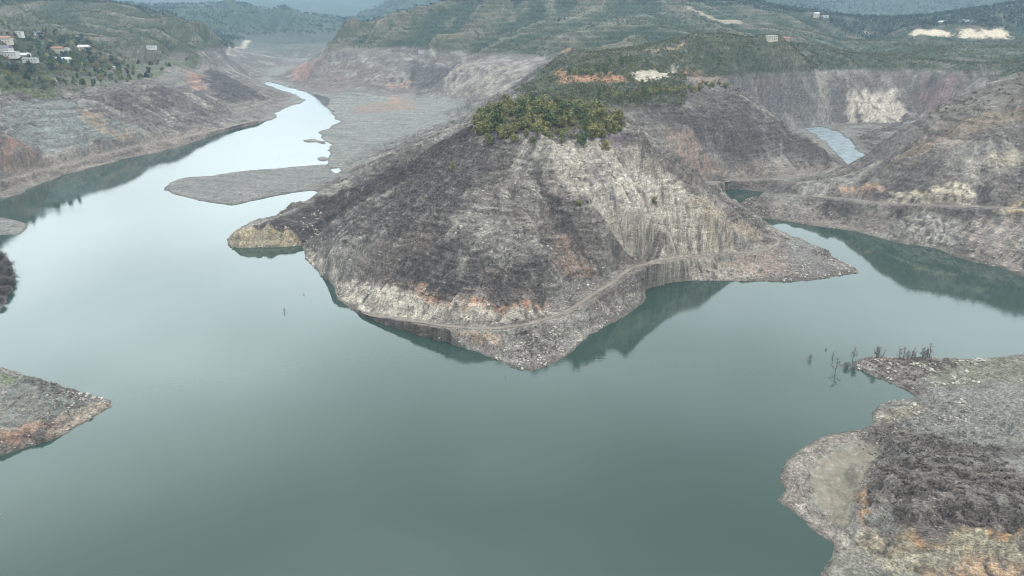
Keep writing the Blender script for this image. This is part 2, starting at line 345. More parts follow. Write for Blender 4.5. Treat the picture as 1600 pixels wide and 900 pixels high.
# ------------------------------------------------------------------ dirt tracks: bench cut into the slope
tracks_px = {
 'peninsula': ([(566,489),(587,494),(625,499),(700,510),(750,514),(800,512),(837,505),(875,492),(900,477),(925,462),(960,442),(980,418),(1060,404),(1130,399),(1175,396),(1208,389),(1222,378),(1210,368),(1190,364)], 2.6),
 'second': ([(1106,285),(1140,283),(1170,281),(1240,279),(1290,271),(1308,261),(1300,250)], 3.2),
 'right': ([(1190,304),(1220,303),(1300,310),(1400,319),(1500,323),(1600,326)], 2.2),
 'left': ([(0,283),(40,272),(80,264),(150,243),(200,232),(250,221),(340,203),(395,189)], 3.0),
 'bluff': ([(520,132),(560,124),(600,122),(640,118)], 3.5)}
tracks = {}
for k, (pp, wd) in tracks_px.items():
    q = np.array([hit(*p) for p in pp]); dd_ = np.concatenate([[0], np.cumsum(np.hypot(*np.diff(q[:, :2], axis=0).T))])
    s = np.arange(0, dd_[-1], 2.0); c = np.stack([np.interp(s, dd_, q[:, i]) for i in range(3)], 1)
    ker = np.hanning(13); ker /= ker.sum()
    c = np.stack([np.convolve(np.pad(c[:, i], 6, 'edge'), ker, 'valid') for i in range(3)], 1)
    ker = np.hanning(31); ker /= ker.sum(); c[:, 2] = np.maximum(np.convolve(np.pad(c[:, 2], 15, 'edge'), ker, 'valid'), 1.2)
    tracks[k] = (c, wd)
roadmask = np.zeros(X.shape, np.float32)
for k, (c, wd) in tracks.items():
    m = (X > c[:, 0].min()-14) & (X < c[:, 0].max()+14) & (Y > c[:, 1].min()-14) & (Y < c[:, 1].max()+14) & (D0 > 0)
    xs, ys = X[m], Y[m]; best = np.full(xs.shape, 1e9); bz = np.zeros(xs.shape)
    for i in range(0, len(c)-1):
        a = c[i]; ab = c[i+1]-a; t = np.clip(((xs-a[0])*ab[0]+(ys-a[1])*ab[1])/(ab[0]**2+ab[1]**2+1e-9), 0, 1)
        q = np.hypot(xs-a[0]-t*ab[0], ys-a[1]-t*ab[1]); q = q; bb = q < best; best[bb] = q[bb]; bz[bb] = (a[2]+t*ab[2])[bb]
    best = best+1.1*gnoise(xs/6, ys/6, 700)+.7*gnoise(xs/2, ys/2, 701); wgt = 1-sstep(wd+.8, wd+7, best); ZT[m] = ZT[m]*(1-wgt)+bz*wgt; roadmask[m] = np.maximum(roadmask[m], 1-sstep(wd, wd+2.5, best))

# ------------------------------------------------------------------ ground colours (what the ground is made of)
zt = ZT[land]; rm = roadmask[land]
xq = xl+dx*zt*.8; yq = yl+dy*zt*.8; n1 = fbm(xl/38, yl/38, 4, 200); n2 = fbm(xq/9, yq/9, 4, 210); n3 = fbm(xq/2.4, yq/2.4, 3, 220); n4 = fbm(xl/110, yl/110, 3, 230)
def C3(*c): return np.array(c, np.float32)
def lerp(c, k, m): return c*(1-m[:, None])+np.asarray(k, np.float32)*m[:, None]
MAUVE = C3(.132, .115, .105); DARK = C3(.055, .048, .047); ROCK = C3(.36, .325, .275); TAN = C3(.245, .19, .135); GREY = C3(.225, .21, .19)
GRAV = C3(.175, .175, .160); GREEN = C3(.056, .066, .036); ORANGE = C3(.33, .165, .085); PALE = C3(.40, .36, .29); OLIVE = C3(.13, .125, .06)
col = np.tile(MAUVE, (len(xl), 1))
col = lerp(col, GREY, sstep(-.1, .45, n1+.3*n2))
col = lerp(col, DARK, sstep(.0, .5, n2*.7+n3*.5-.35*e2*stp)*.7)
rk = sstep(.12, .55, e2*.5*stp+e3*.28*stp+n1*.5+n3*.25-.1)*sstep(.25, .55, sl)
col = lerp(col, ROCK*.8, rk*.65)
flat = (1-sstep(.07, .2, sl))
col = lerp(col, GRAV, flat*sstep(-.4, .3, n2+.3)*(zt < 30))
col = lerp(col, GREY*.8+C3(.02, .005, 0), flat*sstep(.1, .5, n1)*(zt < 30)*.6)
# zones seen in the survey: pixel outline -> outline on the ground
def zone(pts, k, m=1., soft=5., wob=5., brk=.0, bs=7.):
    """pts: outline; k colour; m strength; soft/wobbling edge in metres; brk: how far noise breaks it up"""
    global col
    q = np.array([hit(*p)[:2] for p in pts]); lo, hi = q.min(0)-25, q.max(0)+25
    s = (xl > lo[0]) & (xl < hi[0]) & (yl > lo[1]) & (yl < hi[1])
    if not s.any(): return
    xs = xl[s]+wob*gnoise(xl[s]/9, yl[s]/9, 300)+wob*.5*gnoise(xl[s]/3, yl[s]/3, 302); ys = yl[s]+wob*gnoise(xl[s]/9, yl[s]/9, 301)+wob*.5*gnoise(xl[s]/3, yl[s]/3, 303)
    dd = segdist(xs, ys, q); ins = inside(xs, ys, q); sd_ = np.where(ins, dd, -dd)
    mk = sstep(-soft*.5, soft, sd_)
    if brk: mk = mk*sstep(-.25, .25, fbm(xl[s]/bs, yl[s]/bs, 4, 310)*.9+.28*e3[s]*vnear[s]+(.5-brk)*.9)
    c = col[s]; mk = (mk*m)[:, None]; col[s] = c*(1-mk)+k*mk
fl = flat*sstep(500, 650, rl)*(1-sstep(1500, 1900, rl))*(zt < 20); el = fbm(xl/60, (yl+.3*xl)/11, 4, 450); col *= (1+fl*.55*el)[:, None]; col = lerp(col, C3(.26, .245, .22), fl*sstep(.25, .5, el+.3*n2)*.5); col = lerp(col, C3(.10, .105, .10), fl*sstep(.2, .45, -el+.3*n2)*.6)
# green ground above the old water line
gl = sstep(62, 68, zt+4*n1+2.5*n2)*(1-sstep(0, 1, ((rl < 600) & (yl < 560))*1.))*(1-.85*((rl < 950) & (AZ > 13)))
col = lerp(col, GREEN, gl*.9)
col = lerp(col, MAUVE*1.2, gl*sstep(.15, .5, n2+n1*.5)*.55)
col = lerp(col, GREEN*.6, gl*sstep(.1, .5, -n2+n3*.3)*.5)
st = np.abs(((zw/8.5) % 1)-.5)*2
col = lerp(col, C3(.2, .17, .15), tm*sstep(.72, .95, st)*.5*sstep(-.1, .4, n1+.7*n4))
col = lerp(col, C3(.045, .06, .04), tm*sstep(.75, .95, 1-st)*.5*sstep(-.2, .3, n1+.7*n4))
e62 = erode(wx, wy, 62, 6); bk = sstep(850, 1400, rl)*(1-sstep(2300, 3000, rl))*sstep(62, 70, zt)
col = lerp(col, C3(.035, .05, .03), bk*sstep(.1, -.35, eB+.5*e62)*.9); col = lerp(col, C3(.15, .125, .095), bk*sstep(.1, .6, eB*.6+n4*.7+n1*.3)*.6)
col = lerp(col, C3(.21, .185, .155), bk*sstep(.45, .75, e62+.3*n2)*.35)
# far slopes, wooded
col = lerp(col, C3(.05, .065, .045), sstep(1900, 2600, rl)*.85)
# peninsula
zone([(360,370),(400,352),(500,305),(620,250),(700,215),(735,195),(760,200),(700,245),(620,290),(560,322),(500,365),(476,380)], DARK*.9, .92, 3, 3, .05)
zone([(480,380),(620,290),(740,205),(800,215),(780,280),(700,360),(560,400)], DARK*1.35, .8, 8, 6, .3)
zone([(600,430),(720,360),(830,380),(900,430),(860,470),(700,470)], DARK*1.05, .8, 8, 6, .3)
zone([(760,270),(840,255),(860,330),(830,420),(740,400),(700,340)], GREY*.95, .6, 8, 6, .45)
zone([(835,225),(900,215),(1000,225),(1060,280),(1130,340),(1190,365),(1160,390),(1060,398),(990,400),(930,340),(870,280)], ROCK*1.12, .8, 7, 6, .22, 6)
zone([(960,260),(1040,270),(1120,350),(1050,380),(960,330)], ROCK*1.15, .6, 6, 6, .45, 4)
zone([(900,235),(960,250),(960,330),(920,300)], C3(.16,.145,.16), .7, 6, 6, .5, 5)
zone([(1060,300),(1150,340),(1200,360),(1190,385),(1120,385),(1080,350)], C3(.33,.26,.18), .7, 6, 5, .4, 5)
zone([(975,385),(1050,380),(1055,400),(985,405)], DARK*1.2, .7, 5, 4, .3)
zone([(1040,300),(1000,310),(960,280),(980,260),(1010,280)], C3(.5,.47,.42), .8, 2, 4, .6, 3)
zone([(476,382),(500,400),(530,440),(560,440),(620,450),(700,475),(780,485),(860,480),(880,490),(780,506),(700,504),(600,495),(545,480),(515,440),(480,405)], ROCK*1.15, .9, 3, 3, .2, 5)
zone([(640,440),(720,468),(780,478),(860,478),(850,490),(760,492),(690,485),(640,462)], C3(.42,.235,.14), .8, 2.5, 3, .45, 4)
zone([(690,545),(700,515),(760,520),(860,512),(930,470),(1000,440),(1008,470),(940,512),(870,562),(820,580)], GREY*.95, .7, 3, 3, .3, 4)
zone([(700,515),(780,520),(780,545),(720,538)], C3(.33,.24,.18), .7, 2, 2, .3, 3)
zone([(855,470),(900,430),(960,420),(970,440),(920,465)], GREY*.8, .9, 3, 4)
zone([(1000,405),(1180,400),(1200,436),(1012,448)], ROCK*.88, .8, 3, 3, .3, 5)
zone([(1180,400),(1250,385),(1338,424),(1200,438)], C3(.16,.145,.14), .9, 3, 3, .15, 4)
zone([(1130,402),(1230,390),(1240,430),(1150,436)], C3(.28,.2,.16), .5, 3, 3, .3, 4)
zone([(356,372),(400,356),(450,358),(470,372),(472,386),(358,388)], C3(.30,.25,.17), .85, 2, 2, .25, 4)
zone([(870,370),(900,380),(930,420),(900,440),(860,410)], C3(.25,.17,.13), .6, 5, 5, .4)
zone([(835,240),(865,300),(905,370),(965,440),(945,440),(880,370),(845,310),(825,270)], DARK, .8, 2.5, 4, .12)
zone([(730,205),(830,200),(970,205),(1000,225),(900,225),(800,230)], C3(.15,.13,.145), .7, 5, 5, .2)
zone([(736,194),(745,176),(800,160),(870,150),(935,162),(976,198),(968,206),(900,204),(830,207),(770,204)], C3(.10,.098,.05), .85, 2.5, 3, .1)
# gravel flats and bar
zone([(255,298),(290,278),(400,268),(520,262),(545,272),(490,297),(362,322)], C3(.16,.155,.15), .6, 3, 3)
zone([(500,208),(535,190),(520,165),(560,150),(700,145),(745,160),(730,185),(600,235),(560,262),(520,262),(515,230)], GRAV, .55, 8, 8, .15)
zone([(545,168),(640,152),(655,170),(560,178)], C3(.23,.15,.12), .6, 6, 8, .3, 12); zone([(608,150),(626,150),(626,162),(608,162)], C3(.30,.18,.12), .45, 4, 4, .2)
zone([(600,128),(640,122),(640,138),(605,138)], C3(.32,.22,.17), .6, 5, 5, .3)
zone([(640,95),(720,95),(700,130),(660,140),(636,125)], DARK*1.1, .8, 10, 8, .2); zone([(690,125),(730,98),(830,95),(840,118),(760,150),(700,148)], ROCK*.85, .6, 8, 10, .5, 14)
zone([(448,112),(500,95),(520,100),(560,135),(520,150),(470,140)], C3(.15,.12,.115), .7, 12, 10, .2, 20); zone([(450,105),(490,95),(495,108),(455,125)], C3(.3,.16,.12), .5, 10, 8, .3, 12)
# second hill
zone([(940,155),(1130,140),(1180,170),(1300,250),(1200,255),(1080,230),(1020,190)], DARK*1.15, .7, 10, 8, .25, 10)
zone([(1040,200),(1070,190),(1130,268),(1110,282),(1080,262)], C3(.27,.2,.165), .7, 5, 5, .35, 6); zone([(1100,262),(1290,255),(1290,268),(1110,282)], C3(.2,.165,.14), .6, 4, 5, .3)
zone([(860,110),(900,118),(950,112),(985,122),(975,130),(900,128),(870,132)], C3(.34,.17,.10), .85, 5, 6, .35, 8)
zone([(985,113),(1050,104),(1062,112),(1040,124),(990,128)], PALE, .9, 4, 5, .2, 6); zone([(880,74),(900,76),(890,92),(866,92)], C3(.35,.2,.15), .6, 6, 6, .3)
zone([(1000,78),(1070,62),(1075,70),(1010,84)], C3(.33,.25,.17), .6, 6, 6, .4, 10); zone([(1060,116),(1100,108),(1125,125),(1080,130)], C3(.3,.18,.12), .5, 6, 6, .4)
zone([(1270,108),(1290,108),(1300,190),(1280,190)], ROCK, .6, 6, 6, .3); zone([(1325,140),(1400,140),(1420,175),(1390,192),(1320,190)], ROCK*1.2, .85, 6, 8, .3, 9)
zone([(1140,110),(1320,108),(1320,190),(1200,190)], C3(.12,.12,.12), .5, 10, 10, .4, 14); zone([(1430,120),(1500,120),(1510,150),(1440,170)], C3(.22,.15,.15), .6, 10, 8, .3, 12)
# right bank
zone([(1230,200),(1330,190),(1340,215),(1260,222)], C3(.17,.165,.15), .8, 5, 5); zone([(1380,260),(1600,160),(1600,190),(1450,250)], C3(.22,.175,.13), .75, 5, 5, .4, 9)
zone([(1340,225),(1450,185),(1600,140),(1600,160),(1450,215),(1370,250)], MAUVE*1.15, .6, 5, 5, .3)
zone([(1310,288),(1380,292),(1380,306),(1315,304)], C3(.34,.22,.15), .85, 2.5, 3, .25, 4); zone([(1380,292),(1440,300),(1520,285),(1525,318),(1400,318)], C3(.42,.37,.28), .8, 3, 4, .4, 4)
zone([(1520,285),(1560,290),(1540,322),(1530,318)], DARK*.9, .8, 4, 3); zone([(1560,320),(1600,312),(1600,332),(1560,335)], C3(.42,.33,.2), .7, 3, 3, .3)
zone([(1530,250),(1600,235),(1600,255),(1540,265)], C3(.38,.33,.24), .7, 3, 4, .4, 5)
zone([(1400,345),(1500,335),(1520,380),(1420,375)], C3(.36,.34,.30), .75, 5, 5, .5, 4); zone([(1180,315),(1400,330),(1380,365),(1200,340)], C3(.20,.175,.155), .7, 5, 5, .2)
zone([(1500,345),(1600,340),(1600,425),(1520,400)], C3(.30,.255,.225), .75, 5, 5, .4, 5)
zone([(1418,58),(1425,50),(1435,40),(1447,48),(1460,45),(1485,50),(1492,58)], C3(.47,.40,.31), .95, 8, 10); zone([(1496,58),(1503,46),(1512,44),(1530,50),(1545,47),(1562,40),(1577,52),(1578,62),(1500,61)], C3(.47,.40,.31), .95, 8, 10)
zone([(1350,48),(1372,50),(1370,54),(1350,52)], PALE*1.2, .9, 12, 12)
# left bank
zone([(0,212),(40,220),(60,242),(30,262),(0,268)], C3(.27,.17,.13), .75, 5, 5, .3, 7); zone([(0,155),(90,155),(130,168),(215,202),(240,218),(160,232),(60,240),(0,212)], C3(.15,.16,.15), .8, 7, 7, .25, 8)
zone([(120,165),(160,175),(175,205),(230,215),(190,225),(130,195)], C3(.3,.21,.13), .6, 6, 6, .4, 7); zone([(0,135),(50,135),(100,150),(80,156),(0,150)], C3(.11,.13,.06), .85, 8, 8)
zone([(290,112),(320,115),(322,138),(295,138)], C3(.30,.17,.13), .5, 6, 7, .3); zone([(320,110),(345,112),(420,155),(360,165),(320,135)], DARK*1.15, .85, 8, 8)
zone([(0,250),(150,235),(400,186),(430,182),(250,240),(50,290),(0,308)], C3(.2,.17,.145), .7, 5, 5, .2, 8); zone([(350,165),(425,160),(470,155),(430,180),(370,190)], C3(.17,.15,.135), .8, 6, 6)
zone([(250,120),(300,110),(290,140),(240,135)], C3(.19,.19,.17), .5, 8, 8, .4)
zone([(330,64),(392,63),(392,66),(330,68)], PALE, .8, 10, 4); zone([(298,66),(325,67),(325,70),(298,70)], PALE, .8, 10, 4); zone([(560,48),(640,42),(640,45),(560,52)], C3(.28,.22,.18), .5, 8, 6)
zone([(640,82),(676,79),(676,84),(640,86)], PALE, .7, 8, 5); zone([(1075,10),(1115,27),(1160,34),(1160,38),(1110,31),(1070,14)], C3(.33,.28,.22), .8, 8, 6)
# near right bank
zone([(1335,560),(1450,556),(1480,575),(1430,600),(1380,590)], MAUVE*1.15, .9, 2, 3, .15, 3); zone([(1440,560),(1600,552),(1600,600),(1450,605)], C3(.155,.15,.115), .8, 3, 3, .2, 4)
zone([(1370,632),(1440,612),(1600,600),(1600,700),(1480,690),(1370,660)], GRAV*1.05, .8, 3, 3, .2, 4); zone([(1365,650),(1440,625),(1450,640),(1380,668)], C3(.2,.175,.13), .8, 2, 2)
zone([(1222,730),(1250,700),(1290,682),(1340,675),(1345,690),(1290,705),(1262,750),(1270,790),(1330,860),(1300,868),(1215,780)], C3(.24,.21,.185), .85, 1.5, 1.6, .2, 2)
zone([(1262,748),(1290,708),(1345,688),(1385,695),(1370,715),(1350,745),(1330,790),(1325,825),(1280,795)], C3(.235,.215,.17), 1., 1.5, 1.2)
zone([(1375,725),(1430,712),(1600,760),(1600,815),(1520,830),(1420,828),(1350,790)], MAUVE*1.1, .8, 2, 2.5, .3, 3); zone([(1345,690),(1460,690),(1560,735),(1400,725),(1360,712)], C3(.15,.14,.13), .7, 2, 3, .25, 3)
zone([(1340,775),(1355,752),(1362,790),(1350,830),(1330,825)], C3(.36,.22,.12), .7, 1.2, 1.5, .3, 2); zone([(1400,838),(1480,840),(1600,826),(1600,838),(1500,850),(1420,850)], C3(.42,.24,.11), .85, 1.2, 1.5, .2, 2)
zone([(1340,835),(1420,820),(1440,870),(1360,880)], C3(.32,.27,.19), .7, 1.5, 2, .25, 3); zone([(1370,872),(1420,852),(1600,840),(1600,870),(1450,892),(1370,895)], C3(.37,.335,.25), .8, 1.5, 2, .25, 3)
zone([(1440,895),(1500,872),(1640,860),(1660,960),(1440,960)], C3(.42,.3,.2), .8, 2, 2, .3, 2.5); zone([(1290,870),(1340,850),(1370,870),(1360,910),(1280,920)], C3(.19,.185,.15), .8, 2, 2)
# near left land
zone([(0,580),(120,612),(160,630),(110,650),(60,665),(0,672)], C3(.145,.152,.14), .85, 2, 2, .15, 3); zone([(0,672),(60,655),(80,670),(30,695),(0,700)], C3(.30,.19,.14), .8, 1.5, 2, .3, 2)
zone([(110,640),(172,625),(170,640),(110,680),(60,695),(70,670)], C3(.26,.21,.17), .7, 1.5, 2, .35, 2); zone([(0,582),(30,588),(30,600),(0,604)], C3(.13,.145,.09), .8, 1.5, 2)
col = lerp(col, C3(.20, .178, .155), rm*.45)
zone([(0,105),(100,108),(250,84),(330,92),(310,112),(200,128),(100,146),(0,150)], GREEN*1.25, .75, 8, 10, .25, 14); zone([(0,150),(140,150),(300,132),(280,150),(180,165),(60,158)], DARK*1.2, .6, 8, 8, .4, 12); zone([(40,195),(110,170),(150,200),(100,225)], C3(.19,.22,.22), .5, 6, 6, .4, 6)
zone([(-60,396),(15,402),(24,425),(20,452),(9,470),(-60,500)], DARK*1.1, .85, 1.5, 2)
# speckle, streaks along contours, wet rim
n5 = gnoise(xq/1.3, yq/1.3, 440); col *= np.clip(1+.42*n3+.25*n2+.35*n5*vnear, .35, 2)[:, None]
std = gnoise(xl/70, zw/1.7, 403)*.6+gnoise(xl/30, zw/.9, 404)*.4; col *= np.clip(1+.5*std*rough*(1-sstep(1500, 2200, rl)), .45, 1.9)[:, None]
stk = gnoise(xl/14, zw/.55, 400)*.5+gnoise(xl/5, zw/.3, 401)*.5
col *= np.clip(1+.5*stk*rough*near, .4, 2)[:, None]
rim = 1-sstep(.15, .9, zt+.25*n3)
col = lerp(col, C3(.10, .095, .08), rim*.6)
col = np.clip(col, .012, .85)
mudp = np.array([hit(*p)[:2] for p in [(1262,748),(1290,708),(1345,688),(1388,695),(1370,715),(1350,745),(1330,790),(1325,825),(1280,795)]])
mi_ = (xl > mudp[:, 0].min()-6) & (xl < mudp[:, 0].max()+6) & (yl > mudp[:, 1].min()-6) & (yl < mudp[:, 1].max()+6)
rg = np.ones(len(xl), np.float32); dm = segdist(xl[mi_], yl[mi_], mudp); im = inside(xl[mi_], yl[mi_], mudp); mm_ = sstep(-1.2, 2.2, np.where(im, dm, -dm)+1.6*n3[mi_]+2*n2[mi_]); rg[mi_] = 1-.85*mm_
cm_ = col[mi_]; col[mi_] = cm_*(1-.8*mm_[:, None])+.8*mm_[:, None]*(C3(.128, .115, .094)*(1+.3*n2[mi_]+.12*n1[mi_])[:, None])

# ------------------------------------------------------------------ materials
def newmat(name):
    m = bpy.data.materials.new(name); m.use_nodes = True; return m, m.node_tree, m.node_tree.nodes['Principled BSDF']
def nd(t, ty, **kw):
    n_ = t.nodes.new(ty)
    for k, v_ in kw.items():
        if hasattr(n_, k): setattr(n_, k, v_)
        else: n_.inputs[k].default_value = v_
    return n_
def math_(t, op, a, b, clamp=False):
    n_ = t.nodes.new('ShaderNodeMath'); n_.operation = op; n_.use_clamp = clamp
    for i, q in enumerate((a, b)):
        if isinstance(q, (int, float)): n_.inputs[i].default_value = q
        else: t.links.new(q, n_.inputs[i])
    return n_.outputs[0]
def scalecol(t, c, f):
    n_ = t.nodes.new('ShaderNodeVectorMath'); n_.operation = 'SCALE'; t.links.new(c, n_.inputs[0]); t.links.new(f, n_.inputs['Scale']); return n_.outputs[0]
def ground_material():
    m, t, b = newmat('ground'); at = nd(t, 'ShaderNodeVertexColor', layer_name='Col'); g = nd(t, 'ShaderNodeNewGeometry')
    a = nd(t, 'ShaderNodeTexNoise', Scale=1.1, Detail=4.0, Roughness=.7); c = nd(t, 'ShaderNodeTexNoise', Scale=.28, Detail=3.0, Roughness=.65)
    mpv = nd(t, 'ShaderNodeMapping'); mpv.inputs['Scale'].default_value = (1, 1, 2.4); t.links.new(g.outputs['Position'], mpv.inputs[0])
    for q in (a, c): t.links.new(mpv.outputs[0], q.inputs['Vector'])
    f1 = nd(t, 'ShaderNodeMapRange'); f1.inputs[1].default_value = .28; f1.inputs[2].default_value = .72; f1.inputs[3].default_value = .35; f1.inputs[4].default_value = 1.7; t.links.new(a.outputs[0], f1.inputs[0])
    f2 = nd(t, 'ShaderNodeMapRange'); f2.inputs[1].default_value = .3; f2.inputs[2].default_value = .7; f2.inputs[3].default_value = .75; f2.inputs[4].default_value = 1.25; t.links.new(c.outputs[0], f2.inputs[0])
    f1o = math_(t, 'ADD', math_(t, 'MULTIPLY', math_(t, 'SUBTRACT', f1.outputs[0], 1.), at.outputs['Alpha']), 1.); base = scalecol(t, scalecol(t, at.outputs[0], f1o), f2.outputs[0])
    vo = nd(t, 'ShaderNodeTexVoronoi', Scale=.8); t.links.new(g.outputs['Position'], vo.inputs['Vector'])
    sp_ = math_(t, 'MULTIPLY', math_(t, 'LESS_THAN', vo.outputs['Distance'], .26), math_(t, 'GREATER_THAN', c.outputs[0], .55))
    mxx = nd(t, 'ShaderNodeMix', data_type='RGBA'); t.links.new(math_(t, 'MULTIPLY', sp_, .3), mxx.inputs['Factor']); t.links.new(base, mxx.inputs['A']); mxx.inputs['B'].default_value = (.36, .34, .31, 1)
    t.links.new(mxx.outputs['Result'], b.inputs['Base Color']); b.inputs['Roughness'].default_value = .95; b.inputs['Specular IOR Level'].default_value = .15
    bp = nd(t, 'ShaderNodeBump', Strength=1.0, Distance=1.6); t.links.new(math_(t, 'ADD', a.outputs[0], c.outputs[0]), bp.inputs['Height']); t.links.new(at.outputs['Alpha'], bp.inputs['Strength']); t.links.new(bp.outputs[0], b.inputs['Normal'])
    return m
def col_material(name, rough=.9, var=.25, sc=.6):
    m, t, b = newmat(name); at = nd(t, 'ShaderNodeVertexColor', layer_name='Col'); g = nd(t, 'ShaderNodeNewGeometry')
    a = nd(t, 'ShaderNodeTexNoise', Scale=sc, Detail=3.0); t.links.new(g.outputs['Position'], a.inputs['Vector'])
    f = math_(t, 'ADD', math_(t, 'MULTIPLY', a.outputs[0], 2*var), 1-var); t.links.new(scalecol(t, at.outputs[0], f), b.inputs['Base Color'])
    b.inputs['Roughness'].default_value = rough; b.inputs['Specular IOR Level'].default_value = .2
    return m
def flat_material(name, c, rough=.85, var=.18, sc=1.5):
    m, t, b = newmat(name); g = nd(t, 'ShaderNodeTexCoord'); a = nd(t, 'ShaderNodeTexNoise', Scale=sc, Detail=4.0); t.links.new(g.outputs['Object'], a.inputs['Vector'])
    rgb = nd(t, 'ShaderNodeRGB'); rgb.outputs[0].default_value = (*c, 1)
    f = math_(t, 'ADD', math_(t, 'MULTIPLY', a.outputs[0], 2*var), 1-var); t.links.new(scalecol(t, rgb.outputs[0], f), b.inputs['Base Color'])
    b.inputs['Roughness'].default_value = rough; b.inputs['Specular IOR Level'].default_value = .25
    return m
MG = ground_material(); MB = col_material('twigs', .95, .2); MF = col_material('foliage', .8, .3, .9); MS = col_material('stone', .85, .3, 2)
# water
mw, t, b = newmat('reservoir_water')
g = nd(t, 'ShaderNodeNewGeometry'); a = nd(t, 'ShaderNodeTexNoise', Scale=.008, Detail=3.0); t.links.new(g.outputs['Position'], a.inputs['Vector'])
mxx = nd(t, 'ShaderNodeMix', data_type='RGBA'); mxx.inputs['A'].default_value = (.021, .038, .032, 1); mxx.inputs['B'].default_value = (.027, .048, .040, 1)
t.links.new(a.outputs[0], mxx.inputs['Factor']); t.links.new(mxx.outputs['Result'], b.inputs['Base Color'])
b.inputs['Roughness'].default_value = .025; b.inputs['IOR'].default_value = 1.4
mp2 = nd(t, 'ShaderNodeMapping'); mp2.inputs['Scale'].default_value = (.5, .9, 1); t.links.new(g.outputs['Position'], mp2.inputs[0])
a2 = nd(t, 'ShaderNodeTexNoise', Scale=1.0, Detail=2.0); t.links.new(mp2.outputs[0], a2.inputs['Vector'])
a3 = nd(t, 'ShaderNodeTexNoise', Scale=1.0, Detail=3.0); mp3 = nd(t, 'ShaderNodeMapping'); mp3.inputs['Scale'].default_value = (.006, .016, 1); t.links.new(g.outputs['Position'], mp3.inputs[0]); t.links.new(mp3.outputs[0], a3.inputs['Vector'])
rmr = nd(t, 'ShaderNodeMapRange'); rmr.inputs[1].default_value = .45; rmr.inputs[2].default_value = .62; rmr.inputs[3].default_value = .02; rmr.inputs[4].default_value = .085; t.links.new(a3.outputs[0], rmr.inputs[0]); t.links.new(rmr.outputs[0], b.inputs['Roughness'])
bp = nd(t, 'ShaderNodeBump', Strength=.035, Distance=.3); t.links.new(a2.outputs[0], bp.inputs['Height']); t.links.new(bp.outputs[0], b.inputs['Normal'])
wm = mesh_np('water', [(-9000, -600, 0), (9000, -600, 0), (9000, 9500, 0), (-9000, 9500, 0)], [(0, 1, 2, 3)], [mw])
mr_, t, b = newmat('shallow_river'); g = nd(t, 'ShaderNodeNewGeometry'); a = nd(t, 'ShaderNodeTexNoise', Scale=.09, Detail=6.0, Roughness=.7); t.links.new(g.outputs['Position'], a.inputs['Vector'])
rp = nd(t, 'ShaderNodeValToRGB'); rp.color_ramp.elements[0].position = .35; rp.color_ramp.elements[0].color = (.07, .08, .08, 1); rp.color_ramp.elements[1].position = .65; rp.color_ramp.elements[1].color = (.20, .25, .28, 1)
t.links.new(a.outputs[0], rp.inputs[0]); t.links.new(rp.outputs[0], b.inputs['Base Color']); b.inputs['Roughness'].default_value = .6
rr_ = river+(river-river.mean(0))*.06; rme = bpy.data.meshes.new('river'); rme.from_pydata([(q_[0], q_[1], .12) for q_ in rr_], [], [list(range(len(rr_)))]); rme.materials.append(mr_)
tag(link('river', rme), 'shallow pale blue river running over gravel on the right', None, None, 'structure')
wo = link('water', wm); tag(wo, 'still grey-green reservoir water mirroring the overcast sky', None, None, 'structure')

# ------------------------------------------------------------------ terrain objects
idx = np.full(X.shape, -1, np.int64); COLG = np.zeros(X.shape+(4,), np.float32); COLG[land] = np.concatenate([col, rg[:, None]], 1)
q00 = ZT[:-1, :-1]; q = np.maximum.reduce([q00, ZT[1:, :-1], ZT[:-1, 1:], ZT[1:, 1:]]); keep = q > -1.2
cx = X[:-1, :-1]; cy = Y[:-1, :-1]; cr_ = R_[:-1, :-1]
def piece(name, label, mask):
    m = keep & mask; j, i = np.nonzero(m); nc = X.shape[1]
    a = j*nc+i; f = np.stack([a, a+1, a+nc+1, a+nc], 1); u, inv = np.unique(f.ravel(), return_inverse=True)
    V = np.stack([X.ravel()[u], Y.ravel()[u], ZT.ravel()[u]], 1); fc = inv.reshape(-1, 4)[:, ::-1]
    # orient up
    e_1 = V[fc[0, 1]]-V[fc[0, 0]]; e_2 = V[fc[0, 2]]-V[fc[0, 0]]
    if np.cross(e_1, e_2)[2] < 0: fc = fc[:, ::-1]
    o = link(name, mesh_np(name, V, fc, [MG], COLG.reshape(-1, 4)[u])); tag(o, label, None, None, 'structure'); return o
near_right = (cx > 60) & (cr_ < 330) & (inside(cx, cy, np.array([[60, 20], [150, 110], [60, 190], [110, 330], [400, 330], [400, 20]])))
near_left = (cx < -100) & (cr_ < 345) & (cy < 300)
far = cr_ > 2280
piece('near_shore', 'stony right foreground bank with mud flat and orange cut slope', near_right)
piece('point_of_land', 'low rocky point at the left edge of the water', near_left & ~near_right)
piece('mountains', 'hazy blue wooded mountains beyond the valley', far)
piece('terrain', 'bare eroded peninsula and drawdown banks of the reservoir with green hills above', ~(near_right | near_left | far))

